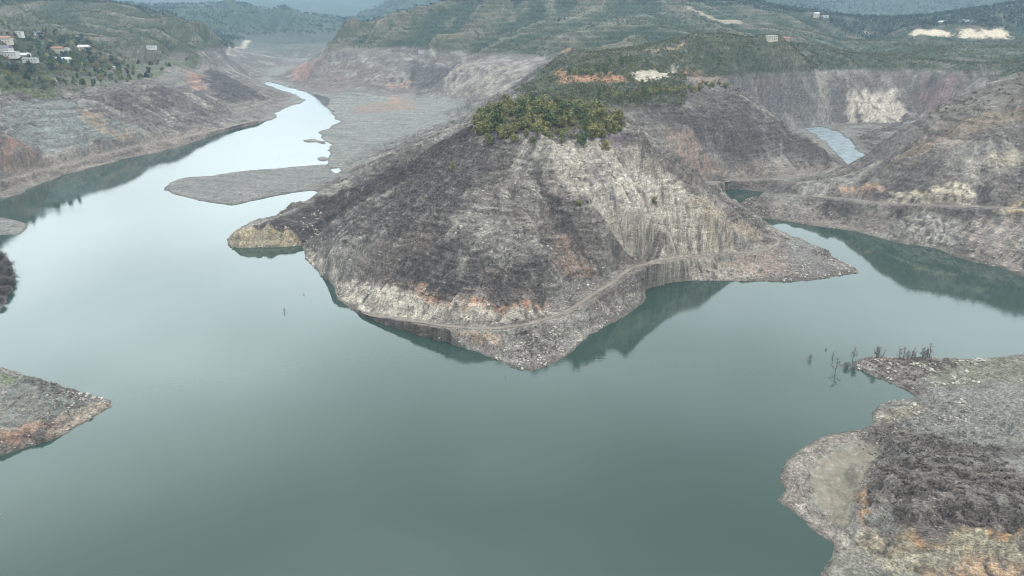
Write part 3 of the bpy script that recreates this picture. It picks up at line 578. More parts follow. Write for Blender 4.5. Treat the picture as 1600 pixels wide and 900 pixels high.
# tracks as their own surface
MT = flat_material('packed_dirt', (.165, .145, .125), .95, .55, .2)
TL = {'peninsula': 'pale dirt track circling the foot of the central peninsula', 'second': 'dirt track below the hill behind the peninsula',
      'right': 'dirt track cut across the right bank slope', 'left': 'dirt track along the left shore', 'bluff': 'dirt track on the terrace beyond the gravel flats'}
for k, (c, wd) in tracks.items():
    tg = np.gradient(c[:, :2], axis=0); tg /= np.linalg.norm(tg, axis=1)[:, None]+1e-9; nr_ = np.stack([-tg[:, 1], tg[:, 0]], 1)
    V = []; m_ = len(c); off = np.linspace(-1, 1, 5)
    for o_ in off:
        ww = wd*.42*(1+.6*gnoise(np.arange(m_)/3.1, np.full(m_, o_*3.), 77)); p = c[:, :2]+nr_*(o_*ww)[:, None]
        zc_ = np.maximum(tsamp(p[:, 0], p[:, 1]), c[:, 2]-.6)+.16-.05*abs(o_); V.append(np.stack([p[:, 0], p[:, 1], zc_], 1))
    V = np.concatenate(V); f = [(j*m_+i, j*m_+i+1, (j+1)*m_+i+1, (j+1)*m_+i) for j in range(4) for i in range(m_-1)]
    tag(link('dirt_track', mesh_np('dirt_track', V, np.array(f)[:, ::-1], [MT])), TL[k], None, None, 'structure')

# ------------------------------------------------------------------ masses of low vegetation and stones (uncountable)
def scatter(name, label, pos, scl, colr, proto_fn, mat, nproto=6, smooth=False):
    """bake many small clumps into one mesh"""
    P = [proto_fn(np.random.default_rng(i+5)) for i in range(nproto)]; VV, FF, CC = [], [], []; base = 0
    which = rng.integers(0, nproto, len(pos)); ang = rng.uniform(0, 6.283, len(pos))
    for k in range(nproto):
        s = which == k; p = pos[s]; sc = scl[s]; an = ang[s]; c = colr[s]; v0, f0, sh = P[k]; n_ = len(p)
        if not n_: continue
        ca_, sa_ = np.cos(an)[:, None], np.sin(an)[:, None]
        x = (v0[:, 0]*ca_-v0[:, 1]*sa_)*sc[:, None]; y = (v0[:, 0]*sa_+v0[:, 1]*ca_)*sc[:, None]; zq = v0[:, 2]*sc[:, None]*np.ones_like(x)/1
        V = np.stack([x+p[:, 0:1], y+p[:, 1:2], zq+p[:, 2:3]], 2).reshape(-1, 3)
        Fq = (f0[None]+(np.arange(n_)*len(v0))[:, None, None]).reshape(-1, f0.shape[1])+base
        VV.append(V); FF.append(Fq); CC.append((c[:, None, :]*sh[None, :, None]).reshape(-1, 3)); base += len(V)
    o = link(name, mesh_np(name, np.concatenate(VV), np.concatenate(FF), [mat], np.concatenate(CC), smooth)); tag(o, label, None, None, 'stuff'); return o
def proto_brush(r):                                            # leafless shrub: fan of thin twigs
    V, Fc = [], []; n_ = 15
    for i in range(n_):
        a_ = r.uniform(0, 6.283); tilt = r.uniform(.15, 1.15); ln = r.uniform(.55, 1.1); wd = r.uniform(.05, .12)
        b0 = np.array([r.uniform(-.25, .25), r.uniform(-.25, .25), -.15]); dr = np.array([math.cos(a_)*math.sin(tilt), math.sin(a_)*math.sin(tilt), math.cos(tilt)])
        sd_ = np.array([-math.sin(a_), math.cos(a_), 0])*wd; k = len(V)
        V += [b0-sd_, b0+sd_, b0+dr*ln*1.0]; Fc.append((k, k+1, k+2))
        m0 = b0+dr*ln*.45; V += [m0-sd_*.7, m0+sd_*.7, m0+dr*ln*.5+sd_*4*r.choice([-1, 1])]; Fc.append((k+3, k+4, k+5))
    return np.array(V), np.array(Fc), np.ones(len(V), np.float32)*r.uniform(.9, 1.1)
def proto_leafy(r, n_=26):                                     # small leafy tree or shrub: leaf clumps through an uneven crown
    V, Fc, sh = [], [], []
    lob = [(r.normal(0, .28), r.normal(0, .28), r.uniform(.5, 1.1), r.uniform(.3, .5)) for _ in range(5)]
    for i in range(n_):
        lx, ly, lz, lr = lob[i % 5]; v_ = r.normal(size=3); v_ /= np.linalg.norm(v_); c_ = np.array([lx, ly, lz])+v_*lr*r.uniform(.5, 1.05)
        u_ = r.normal(size=3); u_ /= np.linalg.norm(u_); w_ = np.cross(v_+.6*r.normal(size=3), u_); w_ /= np.linalg.norm(w_)+1e-9; s = r.uniform(.13, .24); k = len(V)
        V += [c_-u_*s, c_+w_*s*.9, c_+u_*s, c_-w_*s]; Fc.append((k, k+1, k+2, k+3)); sh += [r.uniform(.75, 1.25)]*4
    V += [np.array(q_) for q_ in ((-.05, 0, -.2), (.05, 0, -.2), (.04, 0, .8), (-.04, 0, .8))]; k = len(V)-4; Fc.append((k, k+1, k+2, k+3)); sh += [.5]*4
    return np.array(V), np.array(Fc), np.array(sh, np.float32)
def proto_stone(r):
    ph = (1+5**.5)/2; V = np.array([(-1, ph, 0), (1, ph, 0), (-1, -ph, 0), (1, -ph, 0), (0, -1, ph), (0, 1, ph), (0, -1, -ph), (0, 1, -ph), (ph, 0, -1), (ph, 0, 1), (-ph, 0, -1), (-ph, 0, 1)])/1.9
    V = V*np.array([1, .8, .6])*r.uniform(.75, 1.2, (12, 1)); V[:, 2] += .15
    Fc = np.array([(0,11,5),(0,5,1),(0,1,7),(0,7,10),(0,10,11),(1,5,9),(5,11,4),(11,10,2),(10,7,6),(7,1,8),(3,9,4),(3,4,2),(3,2,6),(3,6,8),(3,8,9),(4,9,5),(2,4,11),(6,2,10),(8,6,7),(9,8,1)])
    return V, Fc, np.full(12, r.uniform(.8, 1.2), np.float32)
SLG = np.zeros(X.shape, np.float32); SLG[land] = sl
def cands(nn, r0, r1, a0=-38, a1=38, pw=1.0):
    """random land points; density falls with range like r^-pw per area"""
    lr = rng.uniform(math.log(r0), math.log(r1), nn) if pw == 2 else np.log((r0**(2-pw)+(r1**(2-pw)-r0**(2-pw))*rng.uniform(0, 1, nn))**(1/(2-pw)))
    a_ = np.radians(rng.uniform(a0, a1, nn)); r = np.exp(lr); x = np.sin(a_)*r; y = np.cos(a_)*r; return x, y, tsamp(x, y), r
# leafless brush
x, y, zg, r = cands(330000, 250, 1150, pw=1.3); slg = tsamp(x, y, SLG); rmk = tsamp(x, y, roadmask)
cg = np.stack([tsamp(x, y, COLG[..., i]) for i in range(3)], 1); lum = cg.mean(1)
dens = (1-sstep(.075, .17, lum))*.95+.07; dens *= sstep(1.2, 2.5, zg)*sstep(.08, .22, slg)*(rmk < .1)*(.35+.65*sstep(-.25, .25, fbm(x/12, y/12, 3, 500))); dens *= (1-sstep(64, 68, zg)*(r > 600))
s = rng.uniform(0, 1, len(x)) < dens; x, y, zg, r = x[s], y[s], zg[s], r[s]
sc = rng.uniform(.5, 1.15, len(x))*(1+.55*sstep(500, 1100, r)); tone = rng.uniform(0, 1, (len(x), 1))
bc = (C3(.065, .053, .052)*(1-tone)+C3(.20, .175, .165)*tone)*rng.uniform(.7, 1.3, (len(x), 1))
scatter('brush', 'grey leafless brush covering the eroded slopes', np.stack([x, y, zg], 1), sc, bc.astype(np.float32), proto_brush, MB)
print('brush', len(x))
# brush on the near right bank
nb = np.array([hit(*p)[:2] for p in [(1360,735),(1440,712),(1600,745),(1680,790),(1680,815),(1520,828),(1420,826),(1352,795)]]); nb2 = np.array([hit(*p)[:2] for p in [(1338,566),(1400,560),(1480,560),(1500,575),(1430,598),(1370,584)]])
nb3 = np.array([hit(*p)[:2] for p in [(1385,700),(1480,690),(1560,715),(1600,740),(1450,715)]])
pts = []
for poly, cnt in ((nb, 6500), (nb2, 1300), (nb3, 1000)):
    lo, hi = poly.min(0), poly.max(0); x = rng.uniform(lo[0], hi[0], cnt*2); y = rng.uniform(lo[1], hi[1], cnt*2); s = inside(x, y, poly) & (fbm(x/4, y/4, 3, 520) > -.02); x, y = x[s][:cnt], y[s][:cnt]; pts.append(np.stack([x, y, tsamp(x, y)], 1))
pts = np.concatenate(pts); pts = pts[pts[:, 2] > .6]; tone = rng.uniform(0, 1, (len(pts), 1))
scatter('brush', 'dense dry grey-brown brush on the right foreground bank', pts, rng.uniform(.3, 1.0, len(pts)), ((C3(.085, .07, .066)*(1-tone)+C3(.32, .28, .25)*tone**1.5)).astype(np.float32), proto_brush, MB)
# wooded green slopes above the old water line
x, y, zg, r = cands(260000, 620, 2300, -38, 38, pw=1.6); n_c = fbm(x/30, y/30, 3, 540); zk = (zg+5*gnoise(x/170, y/170, 33)+1.2*gnoise(x/40, y/40, 34))/8.5
dens = sstep(62, 68, zg+4*fbm(x/38, y/38, 4, 200))*(1-.9*((r < 950) & (np.degrees(np.arctan2(x, y)) > 13)))*(.25+.75*sstep(-.3, .2, n_c)); ter = sstep(1150, 1350, r); dens *= 1-ter*.75*sstep(.5, .9, np.abs((zk % 1)-.5)*2)
s = (rng.uniform(0, 1, len(x)) < dens) & (tsamp(x, y, COLG[..., 0]) < .17); x, y, zg, r = x[s], y[s], zg[s], r[s]; tone = rng.uniform(0, 1, (len(x), 1))
gc = C3(.032, .042, .022)*(1-tone)+C3(.125, .12, .058)*tone; gc = np.where(rng.uniform(0, 1, (len(x), 1)) < .08, C3(.17, .13, .05), gc)
scatter('forest', 'low green woodland on the terraced hills above the old waterline', np.stack([x, y, zg], 1), rng.uniform(1.2, 2.6, len(x))*(1+.35*sstep(900, 2000, r)), gc.astype(np.float32), lambda q_: proto_leafy(q_, 12), MF)
print('forest', len(x))
x, y, zg, r = cands(60000, 1900, 3800, -38, 38, pw=2); s = (zg > 45) & (fbm(x/60, y/60, 3, 560) > -.2); x, y, zg = x[s], y[s], zg[s]
scatter('forest', 'distant hazy forest on the far ridges', np.stack([x, y, zg], 1), rng.uniform(4, 8, len(x)), (C3(.04, .055, .035)*rng.uniform(.6, 1.3, (len(x), 1))).astype(np.float32), lambda q_: proto_leafy(q_, 10), MF)
# stones
def stones(label, nn, r0, r1, a0, a1, cond, smin, smax, tone_):
    x, y, zg, r = cands(nn, r0, r1, a0, a1, pw=1); s = (zg > .15) & cond(x, y, zg) & (tsamp(x, y, roadmask) < .1); x, y, zg = x[s], y[s], zg[s]
    scatter('stones', label, np.stack([x, y, zg], 1), smin+(smax-smin)*rng.uniform(0, 1, len(x))**3, (tone_*rng.uniform(.55, 1.35, (len(x), 1))).astype(np.float32), proto_stone, MS)
mud = np.array([hit(*p)[:2] for p in [(1262,748),(1290,708),(1345,688),(1390,695),(1372,715),(1340,760),(1325,815),(1280,790)]]); white = np.array([hit(*p)[:2] for p in [(1440,640),(1500,600),(1620,590),(1660,700),(1520,690),(1430,668)]])
stones('pale loose stones strewn over the right foreground bank', 60000, 150, 330, 12, 42, lambda x, y, zg: (fbm(x/9, y/9, 3, 600)+.45*inside(x, y, white)-1.*inside(x, y, mud)-.35*inside(x, y, nb) > .1), .1, .42, C3(.23, .215, .19))
stones('loose stones along the low point at the left edge', 12000, 190, 320, -42, -24, lambda x, y, zg: fbm(x/5, y/5, 3, 610) > .0, .15, .55, C3(.3, .26, .22))
stones('boulders and rubble on the peninsula and channel banks', 150000, 280, 620, -34, 36, lambda x, y, zg: (fbm(x/8, y/8, 3, 620) > .12) & ((zg < 10) | (tsamp(x, y, COLG[..., 0]) > .16)), .2, .95, C3(.3, .28, .25))

# ------------------------------------------------------------------ trees and shrubs as things
def leaf_crown(r, n_, rx, rz, z0, leaf, lobes, conic=0., palette=((.05, .06, .03), (.12, .12, .05))):
    V, Fc, sh = [], [], []; lob = []
    for i in range(lobes):
        zz_ = r.uniform(0, 1); rad = (1-conic*zz_)*(1 if conic else math.sqrt(max(.1, 1-(2*zz_-1)**2))); a_ = r.uniform(0, 6.283); q_ = r.uniform(.2, .75)*rad*rx
        lob.append((math.cos(a_)*q_, math.sin(a_)*q_, z0+zz_*rz, rx*r.uniform(.28, .48)*(1-.55*conic*zz_)))
    for i in range(n_):
        lx, ly, lz, lr = lob[i % lobes]; v_ = r.normal(size=3); v_ /= np.linalg.norm(v_); c_ = np.array([lx, ly, lz])+v_*lr*r.uniform(.45, 1.1)
        u_ = r.normal(size=3); u_ /= np.linalg.norm(u_); w_ = np.cross(v_+.7*r.normal(size=3), u_); w_ /= np.linalg.norm(w_)+1e-9; s = leaf*r.uniform(.6, 1.3); k = len(V)
        V += [c_-u_*s, c_+w_*s*.8, c_+u_*s, c_-w_*s*.8]; Fc.append((k, k+1, k+2, k+3)); t_ = r.uniform(0, 1); cc = np.array(palette[0])*(1-t_)+np.array(palette[1])*t_; sh += [cc]*4
    return np.array(V), np.array(Fc), np.array(sh)
def tubes(segs, sides=5):
    V, Fc = [], []
    for a_, b_, ra, rb_ in segs:
        a_ = np.array(a_, float); b_ = np.array(b_, float); dr = b_-a_; dr /= np.linalg.norm(dr)+1e-9; up = np.array([0, 0, 1.]) if abs(dr[2]) < .9 else np.array([1., 0, 0]); p = np.cross(dr, up); p /= np.linalg.norm(p); q_ = np.cross(dr, p); k = len(V)
        for c_, rr in ((a_, ra), (b_, rb_)):
            for i in range(sides): th = 6.283*i/sides; V.append(c_+(p*math.cos(th)+q_*math.sin(th))*rr)
        for i in range(sides): j = (i+1) % sides; Fc.append((k+i, k+j, k+sides+j, k+sides+i))
    return np.array(V), np.array(Fc)
MBARK = flat_material('bark', (.11, .085, .065), .95, .3, 3)
def trunk_mesh(r, hgt, rad):
    segs = []; p = np.array([0, 0, -.6]); top = np.array([r.uniform(-.2, .2), r.uniform(-.2, .2), hgt*.8]); mid = (p+top)/2+np.array([r.uniform(-.15, .15), r.uniform(-.15, .15), 0])
    segs += [(p, mid, rad, rad*.7), (mid, top, rad*.7, rad*.2)]
    for i in range(6):
        t_ = r.uniform(.3, .9); s = p+(top-p)*t_; a_ = r.uniform(0, 6.283); ln = hgt*.3*(1.1-t_*.6); segs.append((s, s+np.array([math.cos(a_)*ln, math.sin(a_)*ln, ln*.7]), rad*.35, rad*.08))
    V, f = tubes(segs); return mesh_np('trunk', V, f, [MBARK])
def make_kind(seed, hgt, rx, n_, leaf, lobes, conic, pal, z0=.18):
    r = np.random.default_rng(seed); V, f, c = leaf_crown(r, n_, rx, hgt*(1-z0)-rx*.3, hgt*z0+rx*.1, leaf, lobes, conic, pal)
    return mesh_np('crown', V, f, [MF], c, False), trunk_mesh(r, hgt, max(.06, hgt*.025))
P_OLIVE = ((.07, .08, .035), (.24, .235, .10)); P_GREEN = ((.04, .062, .03), (.13, .155, .07)); P_GOLD = ((.14, .13, .05), (.36, .31, .12)); P_PALE = ((.17, .18, .085), (.33, .33, .17)); P_DARK = ((.02, .034, .028), (.055, .075, .05)); P_RUST = ((.14, .09, .05), (.26, .17, .09))
KINDS = {'olive': [make_kind(20+i, 5, 2.7, 650, .30, 12, 0, P_OLIVE, .05) for i in range(4)], 'green': [make_kind(30+i, 7, 3.0, 800, .32, 12, .35, P_GREEN) for i in range(3)],
         'gold': [make_kind(40+i, 4.5, 2.5, 500, .30, 10, 0, P_GOLD, .05) for i in range(3)], 'pale': [make_kind(50, 11, 2.4, 420, .5, 12, .75, P_PALE, .08), make_kind(51, 8, 3, 420, .5, 10, .2, P_PALE)],
         'dark': [make_kind(60+i, 9, 4.4, 600, .6, 12, .15, P_DARK, .08) for i in range(2)], 'rust': [make_kind(70+i, 7, 3.2, 380, .45, 10, .1, P_RUST) for i in range(2)],
         'village': [make_kind(80+i, 8, 3.6, 420, .55, 11, .1, P_GREEN, .1) for i in range(3)]}
def tree(kind, name, label, cat, group, p, s, sz=None):
    cm, tm_ = random.choice(KINDS[kind]); o = bpy.data.objects.new(name, None); C.objects.link(o); o.empty_display_size = .5
    o.location = (p[0], p[1], p[2]-.15); o.rotation_euler.z = random.uniform(0, 6.28); o.scale = (s, s, sz or s*random.uniform(.85, 1.15)); tag(o, label, cat, group)
    link('crown', cm, o); link('trunk', tm_, o); return o
def gpt(x, y): return (x, y, float(tsamp(x, y)))
# summit grove: points given on the picture, heights follow
random.seed(3)
def grove(poly, nn, mind, exclude=()):
    q = np.array([hit(*p)[:2] for p in poly]); lo, hi = q.min(0), q.max(0); out_ = []
    tries = 0
    while len(out_) < nn and tries < 20000:
        tries += 1; x = random.uniform(lo[0], hi[0]); y = random.uniform(lo[1], hi[1])
        if inside(np.array([x]), np.array([y]), q)[0] and all((x-a)**2+(y-b)**2 > mind**2 for a, b in out_) and all((x-a)**2+(y-b)**2 > (mind*1.3)**2 for a, b in exclude): out_.append((x, y))
    return out_
special = [('green', 'pine_tree', 'tallest dark green pine rising from the summit grove', 'tree', None, (885,188), 2.5, 1.75),
           ('green', 'pine_tree', 'dark green pine left of the tallest pine on the summit', 'tree', None, (862,192), 1.15, None),
           ('green', 'pine_tree', 'small dark pine right of the tallest pine on the summit', 'tree', None, (912,196), 1.1, None),
           ('gold', 'shrub', 'golden yellow shrub at the right end of the summit grove', 'shrub', None, (962,202), 1.15, None),
           ('gold', 'shrub', 'yellow-green shrub at the front edge of the summit grove', 'shrub', None, (838,205), 1.3, None)]
ex = []
for k, nme, lab, cat, grp, (u, v), s, szz in special:
    p = hit(u, v); ex.append((p[0], p[1])); tree(k, nme, lab, cat, grp, p, s, szz)
gp_ = [athid(u_, D_, 78)[:2] for u_, D_ in [(738,455),(740,490),(752,530),(800,545),(870,540),(930,520),(975,480),(968,445),(900,436),(830,436),(770,444)]]
gv = []
while len(gv) < 205:
    q_ = np.array(gp_); x = random.uniform(*sorted((q_[:, 0].min(), q_[:, 0].max()))); y = random.uniform(430, 546)
    if inside(np.array([x]), np.array([y]), q_)[0] and all((x-a)**2+(y-b_)**2 > 3.8 for a, b_ in gv) and all((x-a)**2+(y-b_)**2 > 14 for a, b_ in ex): gv.append((x, y))
for x, y in gv:
    k = random.choices(['olive', 'gold', 'green'], [6, .9, .7])[0]
    uu, vv = pix(x, y, 80); side = 'left' if uu < 800 else 'middle' if uu < 890 else 'right'; ed = 'front edge' if y < 468 else 'back' if y > 508 else 'heart'
    kw = {'olive': 'olive green shrub', 'gold': 'yellowish autumn shrub', 'green': 'dark green small pine'}[k]
    tree(k, 'pine_tree' if k == 'green' else 'shrub', f'{kw} in the {side} part of the summit grove, at its {ed}', 'tree' if k == 'green' else 'shrub', f'{kw}s, {side} {ed} of the summit grove', gpt(x, y), random.uniform(.75, 1.8))
lb = [(745+u_*1.0, 182+8*math.sin(u_*.3)) for u_ in range(0, 0)]
gv = grove([(930,150),(1000,146),(1060,138),(1132,130),(1136,135),(1060,147),(1000,153),(935,157)], 52, 4.6)
for x, y in gv:
    k = random.choices(['olive', 'gold', 'green', 'rust'], [4, 3, 1.5, 1.2])[0]
    uu, vv = pix(x, y, 70); side = 'left' if uu < 990 else 'middle' if uu < 1060 else 'right'; kw = {'olive': 'olive shrub', 'gold': 'golden shrub', 'green': 'dark green shrub', 'rust': 'rust brown shrub'}[k]
    tree(k, 'shrub', f'{kw} in the {side} stretch of the row along the second hill top', 'shrub', f'{kw}s, {side} stretch of the row on the second hill', gpt(x, y), random.uniform(.8, 1.25))
gv = grove([(880,112),(940,104),(1040,100),(1060,112),(980,118),(900,122)], 30, 7)
for x, y in gv:
    uu, vv = pix(x, y, 80); side = 'left' if uu < 940 else 'middle' if uu < 1000 else 'right'; kk = random.choice(['olive', 'green', 'olive']); kw = 'olive shrub' if kk == 'olive' else 'dark green shrub'
    tree(kk, 'shrub', f'{kw} on the {side} part of the rise above the orange cut', 'shrub', f'{kw}s on the {side} of the rise above the orange cut', gpt(x, y), random.uniform(1., 1.7))
hp2 = [(o_[0], o_[1]) for o_ in gv]
gv = grove([(120,118),(200,96),(300,94),(330,100),(250,118),(200,128),(100,146),(-10,150),(-10,128)], 80, 9)
for x, y in gv:
    uu, vv = pix(x, y, 60); side = 'left' if uu < 90 else 'middle' if uu < 200 else 'right'; k = random.choices(['village', 'olive', 'dark', 'pale'], [4, 5, 1.5, .5])[0]; kw = {'village': 'round green tree', 'dark': 'dark evergreen', 'pale': 'pale yellow tree', 'olive': 'low olive bush'}[k]
    tree(k, 'shrub' if k == 'olive' else 'tree', f'{kw} on the {side} of the meadow plateau below the village', 'shrub' if k == 'olive' else 'tree', f'{kw}, {side} of the meadow plateau', gpt(x, y), random.uniform(.6, 1.1)*(1.5 if k == 'olive' else 1))
# lone shrubs on the rock face
for u, v, lab in [(905,322,'dark round shrub alone on the pale rock face'), (707,265,'green shrub on the left ridge below the grove'), (1022,318,'dark shrub in the middle of the pale rock scree')]:
    tree('olive', 'shrub', lab, 'shrub', None, hit(u, v), .8)

# leafless trees
MTW = flat_material('dead_wood', (.13, .105, .10), .9, .25, 3); MTW2 = flat_material('twig_haze', (.14, .125, .12), .95, .25, 3)
def bare_tree(name, label, cat, group, p, hgt, seed, spread=.5, stems=1, dense=1.):
    spread = max(.45, spread*1.2); hgt *= 1.15
    r = np.random.default_rng(seed); tr, br = [], []
    for s_ in range(stems):
        b0 = np.array([r.uniform(-.25, .25)*(stems > 1)*spread*3, r.uniform(-.2, .2)*(stems > 1), -.8]); ln = hgt*r.uniform(.75, 1); lean = np.array([r.normal(0, .07), r.normal(0, .07), 1]); pt_ = b0; k = 6; rad = .028*hgt**.5*2.2
        for i in range(k):
            nx = pt_+(lean+np.array([r.normal(0, .06), r.normal(0, .06), 0]))*(ln+.8)/k; tr.append((pt_, nx, rad*(1-i/k*.75), rad*(1-(i+1)/k*.75)))
            if i > 0:
                for _ in range(int(5*dense)):
                    a_ = r.uniform(0, 6.283); l2 = hgt*spread*r.uniform(.25, .75)*(1.2-i/k); dr = np.array([math.cos(a_), math.sin(a_), r.uniform(.35, 1.1)]); dr /= np.linalg.norm(dr); st_ = pt_+(nx-pt_)*r.uniform(0, 1); e_ = st_+dr*l2; br.append((st_, e_, rad*.3, rad*.16))
                    for _ in range(3):
                        s2 = st_+dr*l2*r.uniform(.3, .95); d2 = dr+r.normal(0, .5, 3); d2 /= np.linalg.norm(d2); br.append((s2, s2+d2*l2*.5, rad*.38, rad*.2))
            pt_ = nx
    o = bpy.data.objects.new(name, None); C.objects.link(o); o.location = p; tag(o, label, cat, group)
    V, f = tubes(tr, 5); link('trunk', mesh_np('trunk', V, f, [MTW]), o); V, f = tubes(br, 3); link('crown', mesh_np('crown', V, f, [MTW2]), o); return o
def wat_pt(u, v): q = atz(u, v, 0); return (q[0], q[1], 0.)
bt = [((1305,582), 6.6, .55, 1, 'largest bare dead tree standing in the water off the right spit', 1), ((1332,562), 6.2, .45, 1, 'bare tree in the water beside the tip of the spit', 1), ((1301,558), 3., .4, 1, 'small dead tree in the water behind the largest one', 1),
      ((1265,562), 2.6, .6, 2, 'faint dead shrub in open water, farthest left of the drowned trees', 1), ((1291,547), 1.1, .6, 2, 'low twigs poking from the water between two drowned trees', 1),
      ((1322,575), 2.6, .8, 4, 'tangled drowned bush touching the tip of the spit', 1), ((1333,580), 2.4, .8, 4, 'drowned bush at the front tip of the spit', 1),
      ((1370,557), 5.0, .5, 3, 'reddish bare bush with upright twigs on the spit', 0), ((1379,556), 3.6, .3, 1, 'thin bare sapling right of the reddish bush', 0),
      ((1406,560), 6.2, .22, 1, 'tall thin bare tree, leftmost of the row on the spit', 0), ((1411,559), 6.8, .25, 1, 'tallest thin bare tree at the left end of the row on the spit', 0), ((1417,560), 4.4, .3, 2, 'short bare tree third in the row on the spit', 0),
      ((1423,559), 4.6, .3, 2, 'short bushy bare tree in the middle of the row on the spit', 0), ((1429,560), 3.6, .35, 2, 'lowest bare bush in the middle of the row on the spit', 0), ((1441,558), 5.6, .2, 2, 'tall bare tree fourth from the right in the row', 0),
      ((1446,558), 4.8, .2, 1, 'straight bare tree third from the right in the row', 0), ((1453,557), 6.6, .28, 1, 'right-leaning bare tree at the right end of the row', 0), ((1449,557), 4.2, .3, 2, 'short bare tree next to the right end of the row', 0)]
for i, ((u, v), hh, spd, stm, lab, inw) in enumerate(bt):
    p = wat_pt(u, v) if inw else hit(u, v+2)
    bare_tree('dead_tree' if hh > 2.5 else 'dead_bush', lab, 'tree' if hh > 2.5 else 'bush', 'bare trees around the right spit', tuple(p), hh, 900+i, spd, stm, 1.2 if hh > 4 else 1)
for i, ((u, v), hh, lab) in enumerate([((444,487), 2.2, 'dead snag sticking out of the open water left of the peninsula'), ((475,461), 1.0, 'low twig tip in the water near the left shore of the peninsula'), ((790,591), .7, 'small floating branch off the nose of the peninsula')]):
    bare_tree('dead_branch', lab, 'branch', None, wat_pt(u, v), hh, 940+i, .6, 1)
lbs = [((-14,410),8.5,'largest dark bare bush at the left edge, top of the islet'), ((2,408),7.5,'dark bare bush crowning the top corner of the left islet'), ((12,420),7.0,'dark bare bush leaning over the water at the left islet tip'), ((16,432),6.5,'spreading bare bush in the middle of the left islet shore'),
  ((2,430),8.0,'dense dark bush behind the left islet shore'), ((10,446),6.5,'bare bush low on the left islet shore'), ((-4,450),7.5,'dense bare bush at the frame edge, lower half of the left islet'), ((6,460),5.5,'ragged bare bush above the lower end of the left islet'),
  ((18,444),4.6,'thin twiggy bush trailing in the water at the left islet'), ((14,456),4.2,'drooping bush at the outermost lower shore of the left islet'), ((0,474),4.8,'small bare bush at the lower end of the left islet'), ((-12,438),8.0,'bare bush cut by the frame edge in the middle of the left islet')]
for i, ((u, v), hh, lab) in enumerate(lbs): bare_tree('bare_bush', lab, 'bush', 'bushes on the left islet', tuple(hit(u, v)), hh*.72, 960+i, .95, 5, 2.4)

# ------------------------------------------------------------------ houses
def box(x0, y0, z0, x1, y1, z1): return [(x0,y0,z0),(x1,y0,z0),(x1,y1,z0),(x0,y1,z0),(x0,y0,z1),(x1,y0,z1),(x1,y1,z1),(x0,y1,z1)], [(0,3,2,1),(4,5,6,7),(0,1,5,4),(1,2,6,5),(2,3,7,6),(3,0,4,7)]
def bxs(name, bl, mat, parent):
    V, Fc = [], []
    for q_ in bl: v_, f_ = box(*q_); k = len(V); V += v_; Fc += [tuple(i+k for i in ff) for ff in f_]
    return link(name, mesh_np(name, V, Fc, [mat], smooth=False), parent)
MWALL = {'white': flat_material('white_render', (.47, .46, .44)), 'cream': flat_material('cream_render', (.42, .38, .31)), 'grey': flat_material('grey_block', (.38, .37, .36)), 'pink': flat_material('brick_pink', (.42, .27, .2))}
MROOF = {'tin': flat_material('pale_metal_roof', (.52, .53, .55), .5), 'tile': flat_material('red_tile_roof', (.24, .135, .10)), 'dark': flat_material('dark_roof', (.12, .11, .13)), 'grey': flat_material('grey_roof', (.45, .45, .46))}
MWIN = flat_material('window_glass', (.04, .05, .06), .2); MFRM = flat_material('window_frame', (.6, .6, .58)); MDOOR = flat_material('door_wood', (.16, .1, .07))
def house(label, u, v, wd, dp, hh, wall, roof, rz, gable=True, storeys=1):
    p = hit(u, v); o = bpy.data.objects.new('house', None); C.objects.link(o); o.location = (p[0], p[1]+dp*.5, float(tsamp(p[0], p[1]+dp*.5))); o.rotation_euler.z = math.radians(rz); tag(o, label, 'house', 'scattered village houses')
    bxs('wall', [(-wd/2, -dp/2, -3, wd/2, dp/2, hh)], MWALL[wall], o)
    if gable:
        rh = dp*.26; e_ = .5; V = [(-wd/2-e_, -dp/2-e_, hh-.02), (wd/2+e_, -dp/2-e_, hh-.02), (wd/2+e_, dp/2+e_, hh-.02), (-wd/2-e_, dp/2+e_, hh-.02), (-wd/2-e_, 0, hh+rh), (wd/2+e_, 0, hh+rh)]
        V += [(a, b_, c-.2) for a, b_, c in V[:4]]
        me = bpy.data.meshes.new('roof'); me.from_pydata(V, [], [(0,1,5,4),(2,3,4,5),(1,2,5),(3,0,4),(9,8,7,6),(6,7,1,0),(7,8,2,1),(8,9,3,2),(9,6,0,3)]); me.materials.append(MROOF[roof]); rf = link('roof', me, o)
        bxs('chimney', [(wd*.22, .5, hh+.2, wd*.22+.7, 1.2, hh+rh+1)], MWALL['grey'], rf)
    else: bxs('roof', [(-wd/2-.35, -dp/2-.35, hh+.003, wd/2+.35, dp/2+.35, hh+.3)], MROOF[roof], o)
    nw = max(2, int(wd/3.2))
    for s_ in range(storeys):
        zb = .9+s_*2.8
        for i in range(nw):
            xx = -wd/2+wd*(i+.5)/nw
            if s_ == 0 and i == nw//2: bxs('door', [(xx-.5, -dp/2-.05, 0, xx+.5, -dp/2-.003, 2.1)], MDOOR, o); continue
            wn = bxs('window', [(xx-.6, -dp/2-.04, zb, xx+.6, -dp/2-.003, zb+1.2)], MWIN, o)
            bxs('frame', [(xx-.7, -dp/2-.08, zb-.1, xx+.7, -dp/2-.043, zb-.003), (xx-.7, -dp/2-.08, zb+1.203, xx+.7, -dp/2-.043, zb+1.3), (xx-.04, -dp/2-.08, zb, xx+.04, -dp/2-.043, zb+1.2)], MFRM, wn)
    return o
